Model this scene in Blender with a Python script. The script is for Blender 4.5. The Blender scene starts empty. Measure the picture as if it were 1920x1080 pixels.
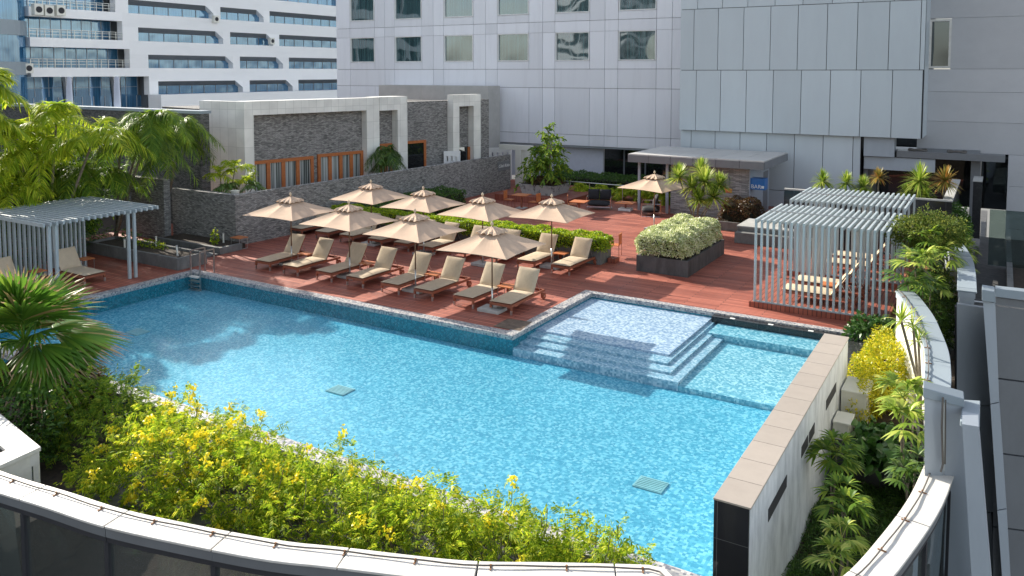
import bpy, math, random
import numpy as np
from mathutils import Vector, Matrix
random.seed(7); RNG = np.random.default_rng(11)
S = bpy.context.scene; COL = S.collection
# ------------------------------------------------------------------ camera
H = 7.2; F = 1508.0; CX = 960.0; CY = 235.8; TH = math.atan(100.8/F)
AXV = (0.85486, -0.51887); AYV = (0.51903, 0.85469)      # pool axes in (camera right, camera forward)
n = math.hypot(*AXV); AXV = (AXV[0]/n, AXV[1]/n); AYV = (-AXV[1], AXV[0])
def ray(px, py):
    u = (px-CX)/F; v = -(py-CY)/F
    fy = math.cos(TH)+v*math.sin(TH); fz = -math.sin(TH)+v*math.cos(TH)
    return Vector((u*AXV[0]+fy*AXV[1], u*AYV[0]+fy*AYV[1], fz))
def G(px, py, z=0.0):
    r = ray(px, py); return r*((z-H)/r.z)+Vector((0, 0, H))
def AY(px, py, Y):
    r = ray(px, py); return r*(Y/r.y)+Vector((0, 0, H))
def AX(px, py, X):
    r = ray(px, py); return r*(X/r.x)+Vector((0, 0, H))
def AD(px, py, d):
    r = ray(px, py); return r*(d/(r.x*AXV[1]+r.y*AYV[1]))+Vector((0, 0, H))
class Frame:
    """vertical wall frame: local x along the wall, local y out of the wall towards the viewer, z up"""
    def __init__(s, p, d):
        s.p = Vector((p[0], p[1], 0)); s.d = Vector((d[0], d[1], 0)).normalized()
        s.n = Vector((s.d.y, -s.d.x, 0)); s.rz = math.atan2(s.d.y, s.d.x)
    def sz(s, px, py, off=0.0):
        r = ray(px, py); o = s.p+s.n*off; c = Vector((0, 0, H))
        t = (o-c).dot(s.n)/r.dot(s.n); q = c+r*t
        return (q-s.p).dot(s.d), q.z
cd = bpy.data.cameras.new('camera'); cam = bpy.data.objects.new('camera', cd); COL.objects.link(cam)
R_ = Vector((AXV[0], AYV[0], 0)); Fh = Vector((AXV[1], AYV[1], 0))
fw = Fh*math.cos(TH)-Vector((0, 0, 1))*math.sin(TH); up = R_.cross(fw)
M = Matrix((R_, up, -fw)).transposed().to_4x4(); M.translation = (0, 0, H); cam.matrix_world = M
cd.sensor_width = 36; cd.lens = 36*F/1920; cd.shift_y = -(540-CY)/1920; cd.clip_end = 3000; cd.clip_start = 0.1
S.camera = cam
# ------------------------------------------------------------------ light
SUN = Vector((-1.9, 0.5, 1.0)).normalized()
w = bpy.data.worlds.new('World'); S.world = w; w.use_nodes = True
nt = w.node_tree; sky = nt.nodes.new('ShaderNodeTexSky'); sky.sky_type = 'NISHITA'; sky.sun_disc = False
sky.sun_elevation = math.asin(SUN.z); sky.sun_rotation = math.atan2(SUN.x, SUN.y)
sky.air_density = 1.0; sky.dust_density = 1.2; sky.ozone_density = 1.0
hz = nt.nodes.new('ShaderNodeHueSaturation'); hz.inputs['Saturation'].default_value = 0.52   # whitish humid sky
nt.links.new(sky.outputs[0], hz.inputs['Color']); nt.links.new(hz.outputs[0], nt.nodes['Background'].inputs[0]); nt.nodes['Background'].inputs[1].default_value = 0.14
sl = bpy.data.lights.new('sun', 'SUN'); sl.energy = 4.6; sl.angle = math.radians(0.5); sl.color = (1.0, 0.92, 0.80)
so = bpy.data.objects.new('sun', sl); COL.objects.link(so); so.rotation_euler = SUN.to_track_quat('Z', 'Y').to_euler()
S.view_settings.view_transform = 'Standard'; S.view_settings.look = 'None'; S.view_settings.exposure = 1.08
S.view_settings.gamma = 1.0
S.cycles.max_bounces = 8; S.cycles.transparent_max_bounces = 24
# ------------------------------------------------------------------ materials
def mat(name):
    m = bpy.data.materials.new(name); m.use_nodes = True; t = m.node_tree
    return m, t, t.nodes['Principled BSDF']
def N(t, typ, **kw):
    x = t.nodes.new(typ)
    for k, v in kw.items(): setattr(x, k, v)
    return x
def ramp(t, stops):
    r = N(t, 'ShaderNodeValToRGB'); e = r.color_ramp.elements
    while len(e) < len(stops): e.new(0.5)
    for i, (p, c) in enumerate(stops): e[i].position = p; e[i].color = (*c, 1)
    return r
def plain(name, c, rough=0.6, var=0.12, scale=3.0, metal=0.0, bump=0.0, bscale=40.0, spec=0.5, coat=0.0, fine=0.0):
    m, t, b = mat(name); L = t.links
    tc = N(t, 'ShaderNodeTexCoord'); nz = N(t, 'ShaderNodeTexNoise'); nz.inputs['Scale'].default_value = scale; nz.inputs['Detail'].default_value = 8
    nz.inputs['Roughness'].default_value = 0.65
    L.new(tc.outputs['Object'], nz.inputs['Vector'])
    lo = [max(0, x*(1-var)) for x in c]; hi = [min(1, x*(1+var)) for x in c]
    r = ramp(t, [(0.3, lo), (0.7, hi)]); L.new(nz.outputs[0], r.inputs[0]); L.new(r.outputs[0], b.inputs['Base Color'])
    b.inputs['Roughness'].default_value = rough; b.inputs['Metallic'].default_value = metal; b.inputs['Specular IOR Level'].default_value = spec
    if coat: b.inputs['Coat Weight'].default_value = coat
    if bump:
        n2 = N(t, 'ShaderNodeTexNoise'); n2.inputs['Scale'].default_value = bscale; n2.inputs['Detail'].default_value = 6; L.new(tc.outputs['Object'], n2.inputs['Vector'])
        bp = N(t, 'ShaderNodeBump'); bp.inputs['Strength'].default_value = bump; bp.inputs['Distance'].default_value = 0.01
        L.new(n2.outputs[0], bp.inputs['Height']); L.new(bp.outputs[0], b.inputs['Normal'])
    return m
def streaky(name, c, dirt, rough=0.5, amt=0.5, sc=(1.2, 1.2, 0.12), lo=0.5, hi=0.8):
    """painted surface with vertical rain streaks and broad soiling"""
    m, t, b = mat(name); L = t.links
    tc = N(t, 'ShaderNodeTexCoord'); mp = N(t, 'ShaderNodeMapping'); mp.inputs['Scale'].default_value = sc; L.new(tc.outputs['Object'], mp.inputs[0])
    nz = N(t, 'ShaderNodeTexNoise'); nz.inputs['Scale'].default_value = 2.2; nz.inputs['Detail'].default_value = 10; nz.inputs['Roughness'].default_value = 0.7
    L.new(mp.outputs[0], nz.inputs['Vector']); r = ramp(t, [(lo, (0, 0, 0)), (hi, (amt, amt, amt))]); L.new(nz.outputs[0], r.inputs[0])
    mx = N(t, 'ShaderNodeMixRGB'); mx.inputs[1].default_value = (*c, 1); mx.inputs[2].default_value = (*dirt, 1)
    L.new(r.outputs[0], mx.inputs[0]); 
    gi = N(t, 'ShaderNodeNewGeometry'); hs = N(t, 'ShaderNodeHueSaturation'); mr = N(t, 'ShaderNodeMapRange'); mr.inputs[3].default_value = 0.925; mr.inputs[4].default_value = 1.06
    L.new(gi.outputs['Random Per Island'], mr.inputs[0]); L.new(mr.outputs[0], hs.inputs['Value']); L.new(mx.outputs[0], hs.inputs['Color'])
    L.new(hs.outputs[0], b.inputs['Base Color']); b.inputs['Roughness'].default_value = rough
    return m
def walluv(t):
    """(x+y, z) so a brick pattern lies upright on every face of a wall box"""
    L = t.links; tc = N(t, 'ShaderNodeTexCoord'); sp = N(t, 'ShaderNodeSeparateXYZ'); L.new(tc.outputs['Object'], sp.inputs[0])
    ad = N(t, 'ShaderNodeMath', operation='ADD'); L.new(sp.outputs[0], ad.inputs[0]); L.new(sp.outputs[1], ad.inputs[1])
    cb = N(t, 'ShaderNodeCombineXYZ'); L.new(ad.outputs[0], cb.inputs[0]); L.new(sp.outputs[2], cb.inputs[1]); return cb, tc
def stone(name, c1, c2, mortar, bw=0.15, rh=0.048, rough=0.85):
    m, t, b = mat(name); L = t.links; cb, tc = walluv(t)
    nzw = N(t, 'ShaderNodeTexNoise'); nzw.inputs['Scale'].default_value = 3.0; L.new(cb.outputs[0], nzw.inputs['Vector'])
    vm = N(t, 'ShaderNodeVectorMath', operation='SCALE'); vm.inputs['Scale'].default_value = 0.018; L.new(nzw.outputs[1], vm.inputs[0])
    va = N(t, 'ShaderNodeVectorMath', operation='ADD'); L.new(cb.outputs[0], va.inputs[0]); L.new(vm.outputs[0], va.inputs[1])
    def brick(w_, h_, off):
        k = N(t, 'ShaderNodeTexBrick'); k.offset = off; k.inputs['Scale'].default_value = 1; k.inputs['Brick Width'].default_value = w_; k.inputs['Row Height'].default_value = h_
        k.inputs['Mortar Size'].default_value = 0.006; k.inputs['Mortar Smooth'].default_value = 0.3; k.inputs['Bias'].default_value = 0
        k.inputs['Color1'].default_value = (0, 0, 0, 1); k.inputs['Color2'].default_value = (1, 1, 1, 1); k.inputs['Mortar'].default_value = (0.5, 0.5, 0.5, 1)
        L.new(va.outputs[0], k.inputs['Vector']); return k
    k1 = brick(bw, rh, 0.37); k2 = brick(bw*1.73, rh*2, 0.6)
    mx = N(t, 'ShaderNodeMixRGB'); mx.inputs[0].default_value = 0.22; L.new(k1.outputs[0], mx.inputs[1]); L.new(k2.outputs[0], mx.inputs[2])
    nz = N(t, 'ShaderNodeTexNoise'); nz.inputs['Scale'].default_value = 0.7; nz.inputs['Detail'].default_value = 6; L.new(cb.outputs[0], nz.inputs['Vector'])
    m2 = N(t, 'ShaderNodeMixRGB'); m2.inputs[0].default_value = 0.3; L.new(mx.outputs[0], m2.inputs[1]); L.new(nz.outputs[0], m2.inputs[2])
    r = ramp(t, [(0.1, c1), (0.5, tuple((a+b_)/2 for a, b_ in zip(c1, c2))), (0.93, c2)]); L.new(m2.outputs[0], r.inputs[0])
    m3 = N(t, 'ShaderNodeMixRGB'); m3.inputs[2].default_value = (*mortar, 1); L.new(k1.outputs['Fac'], m3.inputs[0]); L.new(r.outputs[0], m3.inputs[1])
    L.new(m3.outputs[0], b.inputs['Base Color']); b.inputs['Roughness'].default_value = rough; b.inputs['Specular IOR Level'].default_value = 0.25
    bp = N(t, 'ShaderNodeBump'); bp.inputs['Strength'].default_value = 0.9; bp.inputs['Distance'].default_value = 0.03
    L.new(m2.outputs[0], bp.inputs['Height']); L.new(bp.outputs[0], b.inputs['Normal']); return m
def mosaic(name, cols, s=0.05, grout=(0.5, 0.6, 0.65), rough=0.25, caustic_warp=0.0, big=0.0):
    """small square tiles, every tile its own colour; warped, the speckle stands for caustic light"""
    m, t, b = mat(name); L = t.links; tc = N(t, 'ShaderNodeTexCoord')
    src = tc.outputs['Object']
    if caustic_warp:  # bends the tiles into painted water ripples
        nzw = N(t, 'ShaderNodeTexNoise'); nzw.inputs['Scale'].default_value = 7.0; nzw.inputs['Detail'].default_value = 2; L.new(src, nzw.inputs['Vector'])
        vm = N(t, 'ShaderNodeVectorMath', operation='SCALE'); vm.inputs['Scale'].default_value = caustic_warp; L.new(nzw.outputs[1], vm.inputs[0])
        va = N(t, 'ShaderNodeVectorMath', operation='ADD'); L.new(src, va.inputs[0]); L.new(vm.outputs[0], va.inputs[1]); src = va.outputs[0]
    sn = N(t, 'ShaderNodeVectorMath', operation='SNAP'); sn.inputs[1].default_value = (s, s, s)
    ao = N(t, 'ShaderNodeVectorMath', operation='ADD'); ao.inputs[1].default_value = (0.013, 0.017, 0.011); L.new(src, ao.inputs[0]); L.new(ao.outputs[0], sn.inputs[0])
    wn = N(t, 'ShaderNodeTexWhiteNoise'); L.new(sn.outputs[0], wn.inputs['Vector'])
    k = len(cols); r = ramp(t, [(i/k, c) for i, c in enumerate(cols)]); r.color_ramp.interpolation = 'CONSTANT'
    L.new(wn.outputs['Value'], r.inputs[0]); out = r.outputs[0]
    if big:
        nz = N(t, 'ShaderNodeTexNoise'); nz.inputs['Scale'].default_value = 0.5; L.new(tc.outputs['Object'], nz.inputs['Vector'])
        hs = N(t, 'ShaderNodeHueSaturation'); mr = N(t, 'ShaderNodeMapRange'); mr.inputs[3].default_value = 1-big; mr.inputs[4].default_value = 1+big
        L.new(nz.outputs[0], mr.inputs[0]); L.new(mr.outputs[0], hs.inputs['Value']); L.new(out, hs.inputs['Color']); out = hs.outputs[0]
    L.new(out, b.inputs['Base Color']); b.inputs['Roughness'].default_value = rough
    return m
def planks(name, c1, c2, gap, wdt=0.13, along='X', rough=0.55):
    m, t, b = mat(name); L = t.links; tc = N(t, 'ShaderNodeTexCoord')
    mp = N(t, 'ShaderNodeMapping'); L.new(tc.outputs['Object'], mp.inputs[0])
    if along == 'Y': mp.inputs['Rotation'].default_value = (0, 0, math.pi/2)
    k = N(t, 'ShaderNodeTexBrick'); k.offset = 0.43; k.inputs['Scale'].default_value = 1; k.inputs['Brick Width'].default_value = 2.4; k.inputs['Row Height'].default_value = wdt
    k.inputs['Mortar Size'].default_value = 0.011; k.inputs['Mortar Smooth'].default_value = 0.1
    k.inputs['Color1'].default_value = (0, 0, 0, 1); k.inputs['Color2'].default_value = (1, 1, 1, 1); L.new(mp.outputs[0], k.inputs['Vector'])
    m1 = N(t, 'ShaderNodeMapping'); m1.inputs['Scale'].default_value = (1.2, 14, 1); L.new(mp.outputs[0], m1.inputs[0])
    g = N(t, 'ShaderNodeTexNoise'); g.inputs['Scale'].default_value = 2; g.inputs['Detail'].default_value = 8; L.new(m1.outputs[0], g.inputs['Vector'])
    w2 = N(t, 'ShaderNodeTexNoise'); w2.inputs['Scale'].default_value = 0.55; w2.inputs['Detail'].default_value = 7; w2.inputs['Roughness'].default_value = 0.7; L.new(mp.outputs[0], w2.inputs['Vector'])
    a = N(t, 'ShaderNodeMixRGB'); a.inputs[0].default_value = 0.5; L.new(k.outputs[0], a.inputs[1]); L.new(g.outputs[0], a.inputs[2])
    a2 = N(t, 'ShaderNodeMixRGB'); a2.inputs[0].default_value = 0.45; L.new(a.outputs[0], a2.inputs[1]); L.new(w2.outputs[0], a2.inputs[2])
    r = ramp(t, [(0.25, c1), (0.72, c2)]); L.new(a2.outputs[0], r.inputs[0])
    mm = N(t, 'ShaderNodeMixRGB'); mm.inputs[2].default_value = (*gap, 1); L.new(k.outputs['Fac'], mm.inputs[0]); L.new(r.outputs[0], mm.inputs[1])
    L.new(mm.outputs[0], b.inputs['Base Color'])
    rr = N(t, 'ShaderNodeMapRange'); rr.inputs[1].default_value = 0.3; rr.inputs[2].default_value = 0.7; rr.inputs[3].default_value = rough-0.15; rr.inputs[4].default_value = rough+0.2
    L.new(w2.outputs[0], rr.inputs[0]); L.new(rr.outputs[0], b.inputs['Roughness'])
    bp = N(t, 'ShaderNodeBump'); bp.inputs['Strength'].default_value = 0.6; bp.inputs['Distance'].default_value = 0.01; bp.invert = True
    L.new(k.outputs['Fac'], bp.inputs['Height']); L.new(bp.outputs[0], b.inputs['Normal']); return m
def glass(name, tint, refl=0.6, through=0.0, rough=0.03, wav=0.0, curtain=None):
    """window pane: dark body with a mirror-like coat, optionally see-through"""
    m, t, b = mat(name); L = t.links; out = t.nodes['Material Output']; t.nodes.remove(b)
    d = N(t, 'ShaderNodeBsdfDiffuse'); d.inputs[0].default_value = (*tint, 1); g = N(t, 'ShaderNodeBsdfGlossy'); g.inputs['Roughness'].default_value = rough
    g.inputs[0].default_value = (0.62, 0.82, 1, 1) if 'blue' in name else (0.85, 0.95, 1, 1)
    tc = N(t, 'ShaderNodeTexCoord')
    if curtain:
        wv = N(t, 'ShaderNodeTexNoise'); mp = N(t, 'ShaderNodeMapping'); mp.inputs['Scale'].default_value = (9, 9, 0.15); L.new(tc.outputs['Object'], mp.inputs[0]); L.new(mp.outputs[0], wv.inputs['Vector'])
        wv.inputs['Scale'].default_value = 1.2; r = ramp(t, [(0.38, tint), (0.62, curtain)]); L.new(wv.outputs[0], r.inputs[0]); L.new(r.outputs[0], d.inputs[0])
    if wav:
        nz = N(t, 'ShaderNodeTexNoise'); nz.inputs['Scale'].default_value = 0.7; nz.inputs['Detail'].default_value = 0.4; L.new(tc.outputs['Object'], nz.inputs['Vector'])
        bp = N(t, 'ShaderNodeBump'); bp.inputs['Strength'].default_value = wav; bp.inputs['Distance'].default_value = 0.15; L.new(nz.outputs[0], bp.inputs['Height']); L.new(bp.outputs[0], g.inputs['Normal'])
    base = d.outputs[0]
    if through:
        tr = N(t, 'ShaderNodeBsdfTransparent'); tr.inputs[0].default_value = (0.75, 0.85, 0.82, 1); mx = N(t, 'ShaderNodeMixShader'); mx.inputs[0].default_value = through
        L.new(base, mx.inputs[1]); L.new(tr.outputs[0], mx.inputs[2]); base = mx.outputs[0]
    lw = N(t, 'ShaderNodeLayerWeight'); lw.inputs[0].default_value = 0.25; mr = N(t, 'ShaderNodeMapRange'); mr.inputs[3].default_value = refl*0.35; mr.inputs[4].default_value = min(1, refl*1.4)
    L.new(lw.outputs['Fresnel'], mr.inputs[0]); fx = N(t, 'ShaderNodeMixShader'); L.new(mr.outputs[0], fx.inputs[0]); L.new(base, fx.inputs[1]); L.new(g.outputs[0], fx.inputs[2])
    L.new(fx.outputs[0], out.inputs[0]); return m
def leafmat(name, stops, trans=0.3, rough=0.45, spec=0.4):
    m, t, b = mat(name); L = t.links; out = t.nodes['Material Output']
    gi = N(t, 'ShaderNodeNewGeometry'); r = ramp(t, stops); L.new(gi.outputs['Random Per Island'], r.inputs[0]); L.new(r.outputs[0], b.inputs['Base Color'])
    b.inputs['Roughness'].default_value = rough; b.inputs['Specular IOR Level'].default_value = spec
    tl = N(t, 'ShaderNodeBsdfTranslucent'); L.new(r.outputs[0], tl.inputs[0]); mx = N(t, 'ShaderNodeMixShader'); mx.inputs[0].default_value = trans
    L.new(b.outputs[0], mx.inputs[1]); L.new(tl.outputs[0], mx.inputs[2]); L.new(mx.outputs[0], out.inputs[0]); return m
MT = {}
MT['deck'] = planks('deck_boards', (0.18, 0.038, 0.023), (0.50, 0.155, 0.098), (0.06, 0.018, 0.012))
MT['deckY'] = planks('deck_boards_across', (0.22, 0.052, 0.030), (0.36, 0.11, 0.068), (0.05, 0.014, 0.01), along='Y')
MT['stone'] = stone('ledge_stone', (0.095, 0.093, 0.09), (0.46, 0.445, 0.42), (0.10, 0.10, 0.10))
MT['stone_dark'] = stone('dark_ledge_stone', (0.05, 0.05, 0.05), (0.24, 0.235, 0.225), (0.02, 0.02, 0.02))
MT['stone_light'] = stone('pale_ledge_stone', (0.14, 0.14, 0.14), (0.50, 0.49, 0.47), (0.12, 0.12, 0.12), bw=0.3, rh=0.05)
MT['stone_mid'] = stone('mid_ledge_stone', (0.09, 0.09, 0.09), (0.40, 0.39, 0.375), (0.06, 0.06, 0.06))
MT['coping'] = mosaic('coping_mosaic', [(0.13, 0.14, 0.18), (0.44, 0.43, 0.41), (0.31, 0.31, 0.32), (0.50, 0.48, 0.46), (0.20, 0.21, 0.24), (0.38, 0.37, 0.36)], s=0.045, rough=0.45)
MT['tile'] = mosaic('pool_caustic_mosaic', [(0.050, 0.26, 0.39), (0.105, 0.38, 0.51), (0.072, 0.32, 0.45), (0.19, 0.47, 0.59), (0.085, 0.34, 0.48), (0.055, 0.28, 0.41), (0.15, 0.44, 0.57)], s=0.055, caustic_warp=0.08, big=0.08)  # blue tile mix with caustic and ripple light painted into its colours
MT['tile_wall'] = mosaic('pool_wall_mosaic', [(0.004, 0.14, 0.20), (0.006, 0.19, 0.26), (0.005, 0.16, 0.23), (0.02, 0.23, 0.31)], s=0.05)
MT['tile_pale'] = mosaic('shelf_caustic_mosaic', [(0.34, 0.42, 0.56), (0.52, 0.58, 0.68), (0.26, 0.35, 0.50), (0.62, 0.66, 0.73), (0.42, 0.49, 0.61)], s=0.06, caustic_warp=0.10)
MT['granite'] = plain('black_granite', (0.035, 0.035, 0.038), 0.12, 0.3, 12, spec=0.6)
MT['conc'] = streaky('grey_concrete', (0.20, 0.20, 0.195), (0.07, 0.07, 0.065), 0.8, 0.8, (1.5, 1.5, 0.8), 0.35, 0.75)
MT['conc_dark'] = streaky('dark_concrete', (0.10, 0.10, 0.10), (0.03, 0.03, 0.03), 0.8, 0.8, (1.5, 1.5, 0.5), 0.35, 0.7)
MT['conc_pale'] = streaky('pale_concrete', (0.42, 0.42, 0.40), (0.2, 0.2, 0.18), 0.8, 0.6, (1.5, 1.5, 1), 0.4, 0.75)
MT['alu_lav'] = streaky('lavender_grey_panels', (0.81, 0.82, 0.86), (0.58, 0.58, 0.61), 0.38, 0.45, (0.8, 0.8, 0.08), 0.5, 0.85)
MT['alu_blue'] = streaky('blue_grey_panels', (0.53, 0.59, 0.62), (0.41, 0.44, 0.48), 0.33, 0.35, (0.3, 0.3, 0.1), 0.4, 0.8)
MT['alu_grey'] = streaky('grey_panels', (0.36, 0.40, 0.44), (0.25, 0.28, 0.31), 0.4, 0.4, (0.8, 0.8, 0.2), 0.45, 0.8)
MT['alu_mid'] = streaky('mid_grey_panels', (0.20, 0.225, 0.25), (0.13, 0.15, 0.17), 0.45, 0.5, (0.8, 0.8, 0.2), 0.45, 0.8)
MT['alu_dark'] = streaky('dark_grey_panels', (0.17, 0.18, 0.19), (0.11, 0.11, 0.12), 0.45, 0.5, (0.6, 0.6, 0.3), 0.4, 0.8)
MT['wall_grey'] = streaky('warm_grey_wall', (0.52, 0.52, 0.53), (0.38, 0.38, 0.39), 0.6, 0.5, (0.2, 0.2, 0.3), 0.35, 0.8)
MT['joint'] = plain('joint_black', (0.03, 0.03, 0.035), 0.8); MT['joint_grey'] = plain('joint_grey', (0.10, 0.10, 0.11), 0.8)
MT['cream'] = streaky('cream_cladding', (0.72, 0.71, 0.64), (0.50, 0.51, 0.46), 0.4, 0.4, (0.6, 0.6, 0.2), 0.45, 0.8)
MT['office'] = streaky('office_white', (0.86, 0.86, 0.86), (0.6, 0.6, 0.6), 0.45, 0.35, (0.05, 0.05, 0.3), 0.5, 0.85)
MT['office_beige'] = plain('office_beige', (0.5, 0.42, 0.32), 0.7)
MT['rim'] = streaky('rim_white', (0.66, 0.635, 0.59), (0.40, 0.37, 0.32), 0.42, 0.6, (1.6, 1.6, 1.6), 0.45, 0.8)
MT['rim_blue'] = streaky('rim_blue_grey', (0.27, 0.32, 0.355), (0.34, 0.38, 0.40), 0.35, 0.35, (1.0, 1.0, 1.0), 0.5, 0.85)
MT['white_wall'] = streaky('weathered_white_render', (0.72, 0.74, 0.76), (0.30, 0.32, 0.34), 0.8, 0.9, (1.3, 1.3, 0.45), 0.42, 0.78)
MT['cap_tile'] = streaky('beige_cap_tiles', (0.36, 0.315, 0.27), (0.26, 0.23, 0.20), 0.5, 0.4, (2, 2, 2), 0.4, 0.8)
MT['slat'] = streaky('painted_slat', (0.40, 0.46, 0.48), (0.24, 0.28, 0.29), 0.45, 0.5, (3, 3, 0.8), 0.45, 0.8)
MT['steel'] = plain('brushed_steel', (0.55, 0.55, 0.53), 0.3, 0.1, 20, metal=0.9)
MT['chrome'] = plain('polished_steel', (0.75, 0.75, 0.75), 0.12, 0.05, metal=1.0)
MT['teak'] = plain('teak', (0.27, 0.085, 0.045), 0.5, 0.3, 8, bump=0.2)
MT['teak_top'] = plain('teak_top', (0.52, 0.175, 0.060), 0.45, 0.2, 8)
MT['brown_frame'] = plain('stained_timber', (0.42, 0.13, 0.035), 0.45, 0.2, 6)
MT['canvas'] = plain('beige_canvas', (0.53, 0.39, 0.285), 0.85, 0.06, 4, bump=0.15, bscale=9, spec=0.15)
MT['cushion'] = plain('beige_cushion', (0.55, 0.45, 0.325), 0.9, 0.08, 6, bump=0.3, bscale=9, spec=0.15)
MT['black_fabric'] = plain('black_fabric', (0.012, 0.012, 0.015), 0.85, 0.3)
MT['base_stone'] = plain('parasol_base', (0.40, 0.40, 0.38), 0.7, 0.15)
MT['pole'] = plain('parasol_pole', (0.17, 0.10, 0.06), 0.4, 0.2)
MT['soil'] = plain('soil', (0.045, 0.032, 0.022), 0.95, 0.5, 9, bump=0.8, bscale=30)
MT['trunk'] = plain('palm_trunk', (0.17, 0.14, 0.10), 0.85, 0.4, 14, bump=0.6)
MT['glass_dark'] = glass('dark_window', (0.012, 0.013, 0.014), 0.35, wav=0.1)
MT['glass_teal'] = glass('teal_window', (0.015, 0.04, 0.042), 0.60, wav=0.11, curtain=(0.05, 0.11, 0.115))
MT['glass_blue'] = glass('blue_window', (0.02, 0.09, 0.19), 0.7, wav=0.20, curtain=(0.06, 0.19, 0.33))
MT['glass_clear'] = glass('clear_glass', (0.03, 0.035, 0.03), 0.35, through=0.75)
MT['glass_rim'] = glass('balcony_glass', (0.15, 0.16, 0.145), 1.0, through=0.5, wav=0.5)
MT['curtain'] = plain('curtain', (0.42, 0.44, 0.42), 0.9, 0.1)
MT['blue_sign'] = plain('blue_sign', (0.03, 0.16, 0.45), 0.4, 0.05)
MT['white'] = plain('white_paint', (0.8, 0.8, 0.78), 0.5, 0.05)
MT['roof_grey'] = streaky('roof_panels', (0.50, 0.49, 0.47), (0.36, 0.35, 0.34), 0.45, 0.5, (0.8, 0.8, 1), 0.4, 0.8)
MT['rubber'] = plain('cable_black', (0.11, 0.10, 0.09), 0.7)
MT['rust'] = plain('rust', (0.25, 0.12, 0.05), 0.8)
# leaves
LM = {}
LM['tecoma'] = leafmat('tecoma_leaf', [(0, (0.10, 0.20, 0.015)), (0.4, (0.25, 0.37, 0.02)), (0.8, (0.47, 0.54, 0.03)), (1, (0.66, 0.64, 0.07))], 0.5, 0.6, 0.2)
LM['tecoma_green'] = leafmat('tecoma_green_leaf', [(0, (0.08, 0.17, 0.02)), (0.6, (0.19, 0.31, 0.03)), (1, (0.40, 0.46, 0.04))], 0.45, 0.6, 0.2)
LM['flower'] = leafmat('yellow_flower', [(0, (0.92, 0.74, 0.015)), (1, (0.98, 0.88, 0.06))], 0.3)
LM['palm'] = leafmat('palm_leaf', [(0, (0.07, 0.15, 0.02)), (0.5, (0.15, 0.27, 0.03)), (1, (0.34, 0.42, 0.04))], 0.4, 0.5, 0.25)
LM['palm_bright'] = leafmat('bright_palm_leaf', [(0, (0.20, 0.34, 0.02)), (0.5, (0.40, 0.52, 0.03)), (1, (0.72, 0.72, 0.06))], 0.5, 0.5, 0.25)
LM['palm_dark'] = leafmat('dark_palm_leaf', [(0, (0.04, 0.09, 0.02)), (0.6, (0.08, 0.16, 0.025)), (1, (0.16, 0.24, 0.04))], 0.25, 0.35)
LM['fan'] = leafmat('fan_leaf', [(0, (0.07, 0.17, 0.02)), (0.6, (0.13, 0.27, 0.03)), (0.9, (0.22, 0.34, 0.04)), (1, (0.40, 0.26, 0.12))], 0.35, 0.4)
LM['hedge_y'] = leafmat('lime_hedge_leaf', [(0, (0.11, 0.23, 0.012)), (0.45, (0.28, 0.42, 0.02)), (1, (0.58, 0.62, 0.03))], 0.4)
LM['hedge_w'] = leafmat('variegated_leaf', [(0, (0.22, 0.31, 0.07)), (0.4, (0.62, 0.66, 0.32)), (1, (0.92, 0.92, 0.68))], 0.25)
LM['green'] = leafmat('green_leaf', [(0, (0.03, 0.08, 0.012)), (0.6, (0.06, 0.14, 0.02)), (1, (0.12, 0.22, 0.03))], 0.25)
LM['olive'] = leafmat('olive_leaf', [(0, (0.05, 0.09, 0.015)), (0.6, (0.12, 0.17, 0.03)), (1, (0.26, 0.27, 0.05))], 0.3, 0.6, 0.15)
LM['dracaena'] = leafmat('dracaena_leaf', [(0, (0.13, 0.23, 0.03)), (0.6, (0.32, 0.44, 0.05)), (1, (0.66, 0.66, 0.16))], 0.4)
LM['dracaena_red'] = leafmat('reddish_dracaena_leaf', [(0, (0.16, 0.16, 0.04)), (0.5, (0.34, 0.30, 0.06)), (1, (0.50, 0.20, 0.05))], 0.25)
LM['broad'] = leafmat('broad_leaf', [(0, (0.03, 0.09, 0.015)), (0.7, (0.06, 0.15, 0.025)), (1, (0.16, 0.24, 0.10))], 0.2, 0.35)
LM['yellow_shrub'] = leafmat('yellow_shrub_leaf', [(0, (0.20, 0.28, 0.015)), (0.5, (0.46, 0.44, 0.015)), (1, (0.72, 0.60, 0.02))], 0.4)
LM['red'] = leafmat('reddish_leaf', [(0, (0.05, 0.025, 0.015)), (0.6, (0.12, 0.055, 0.025)), (1, (0.14, 0.12, 0.03))], 0.25)
LM['brown'] = leafmat('dry_leaf', [(0, (0.30, 0.20, 0.10)), (1, (0.50, 0.36, 0.20))], 0.3)
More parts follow.
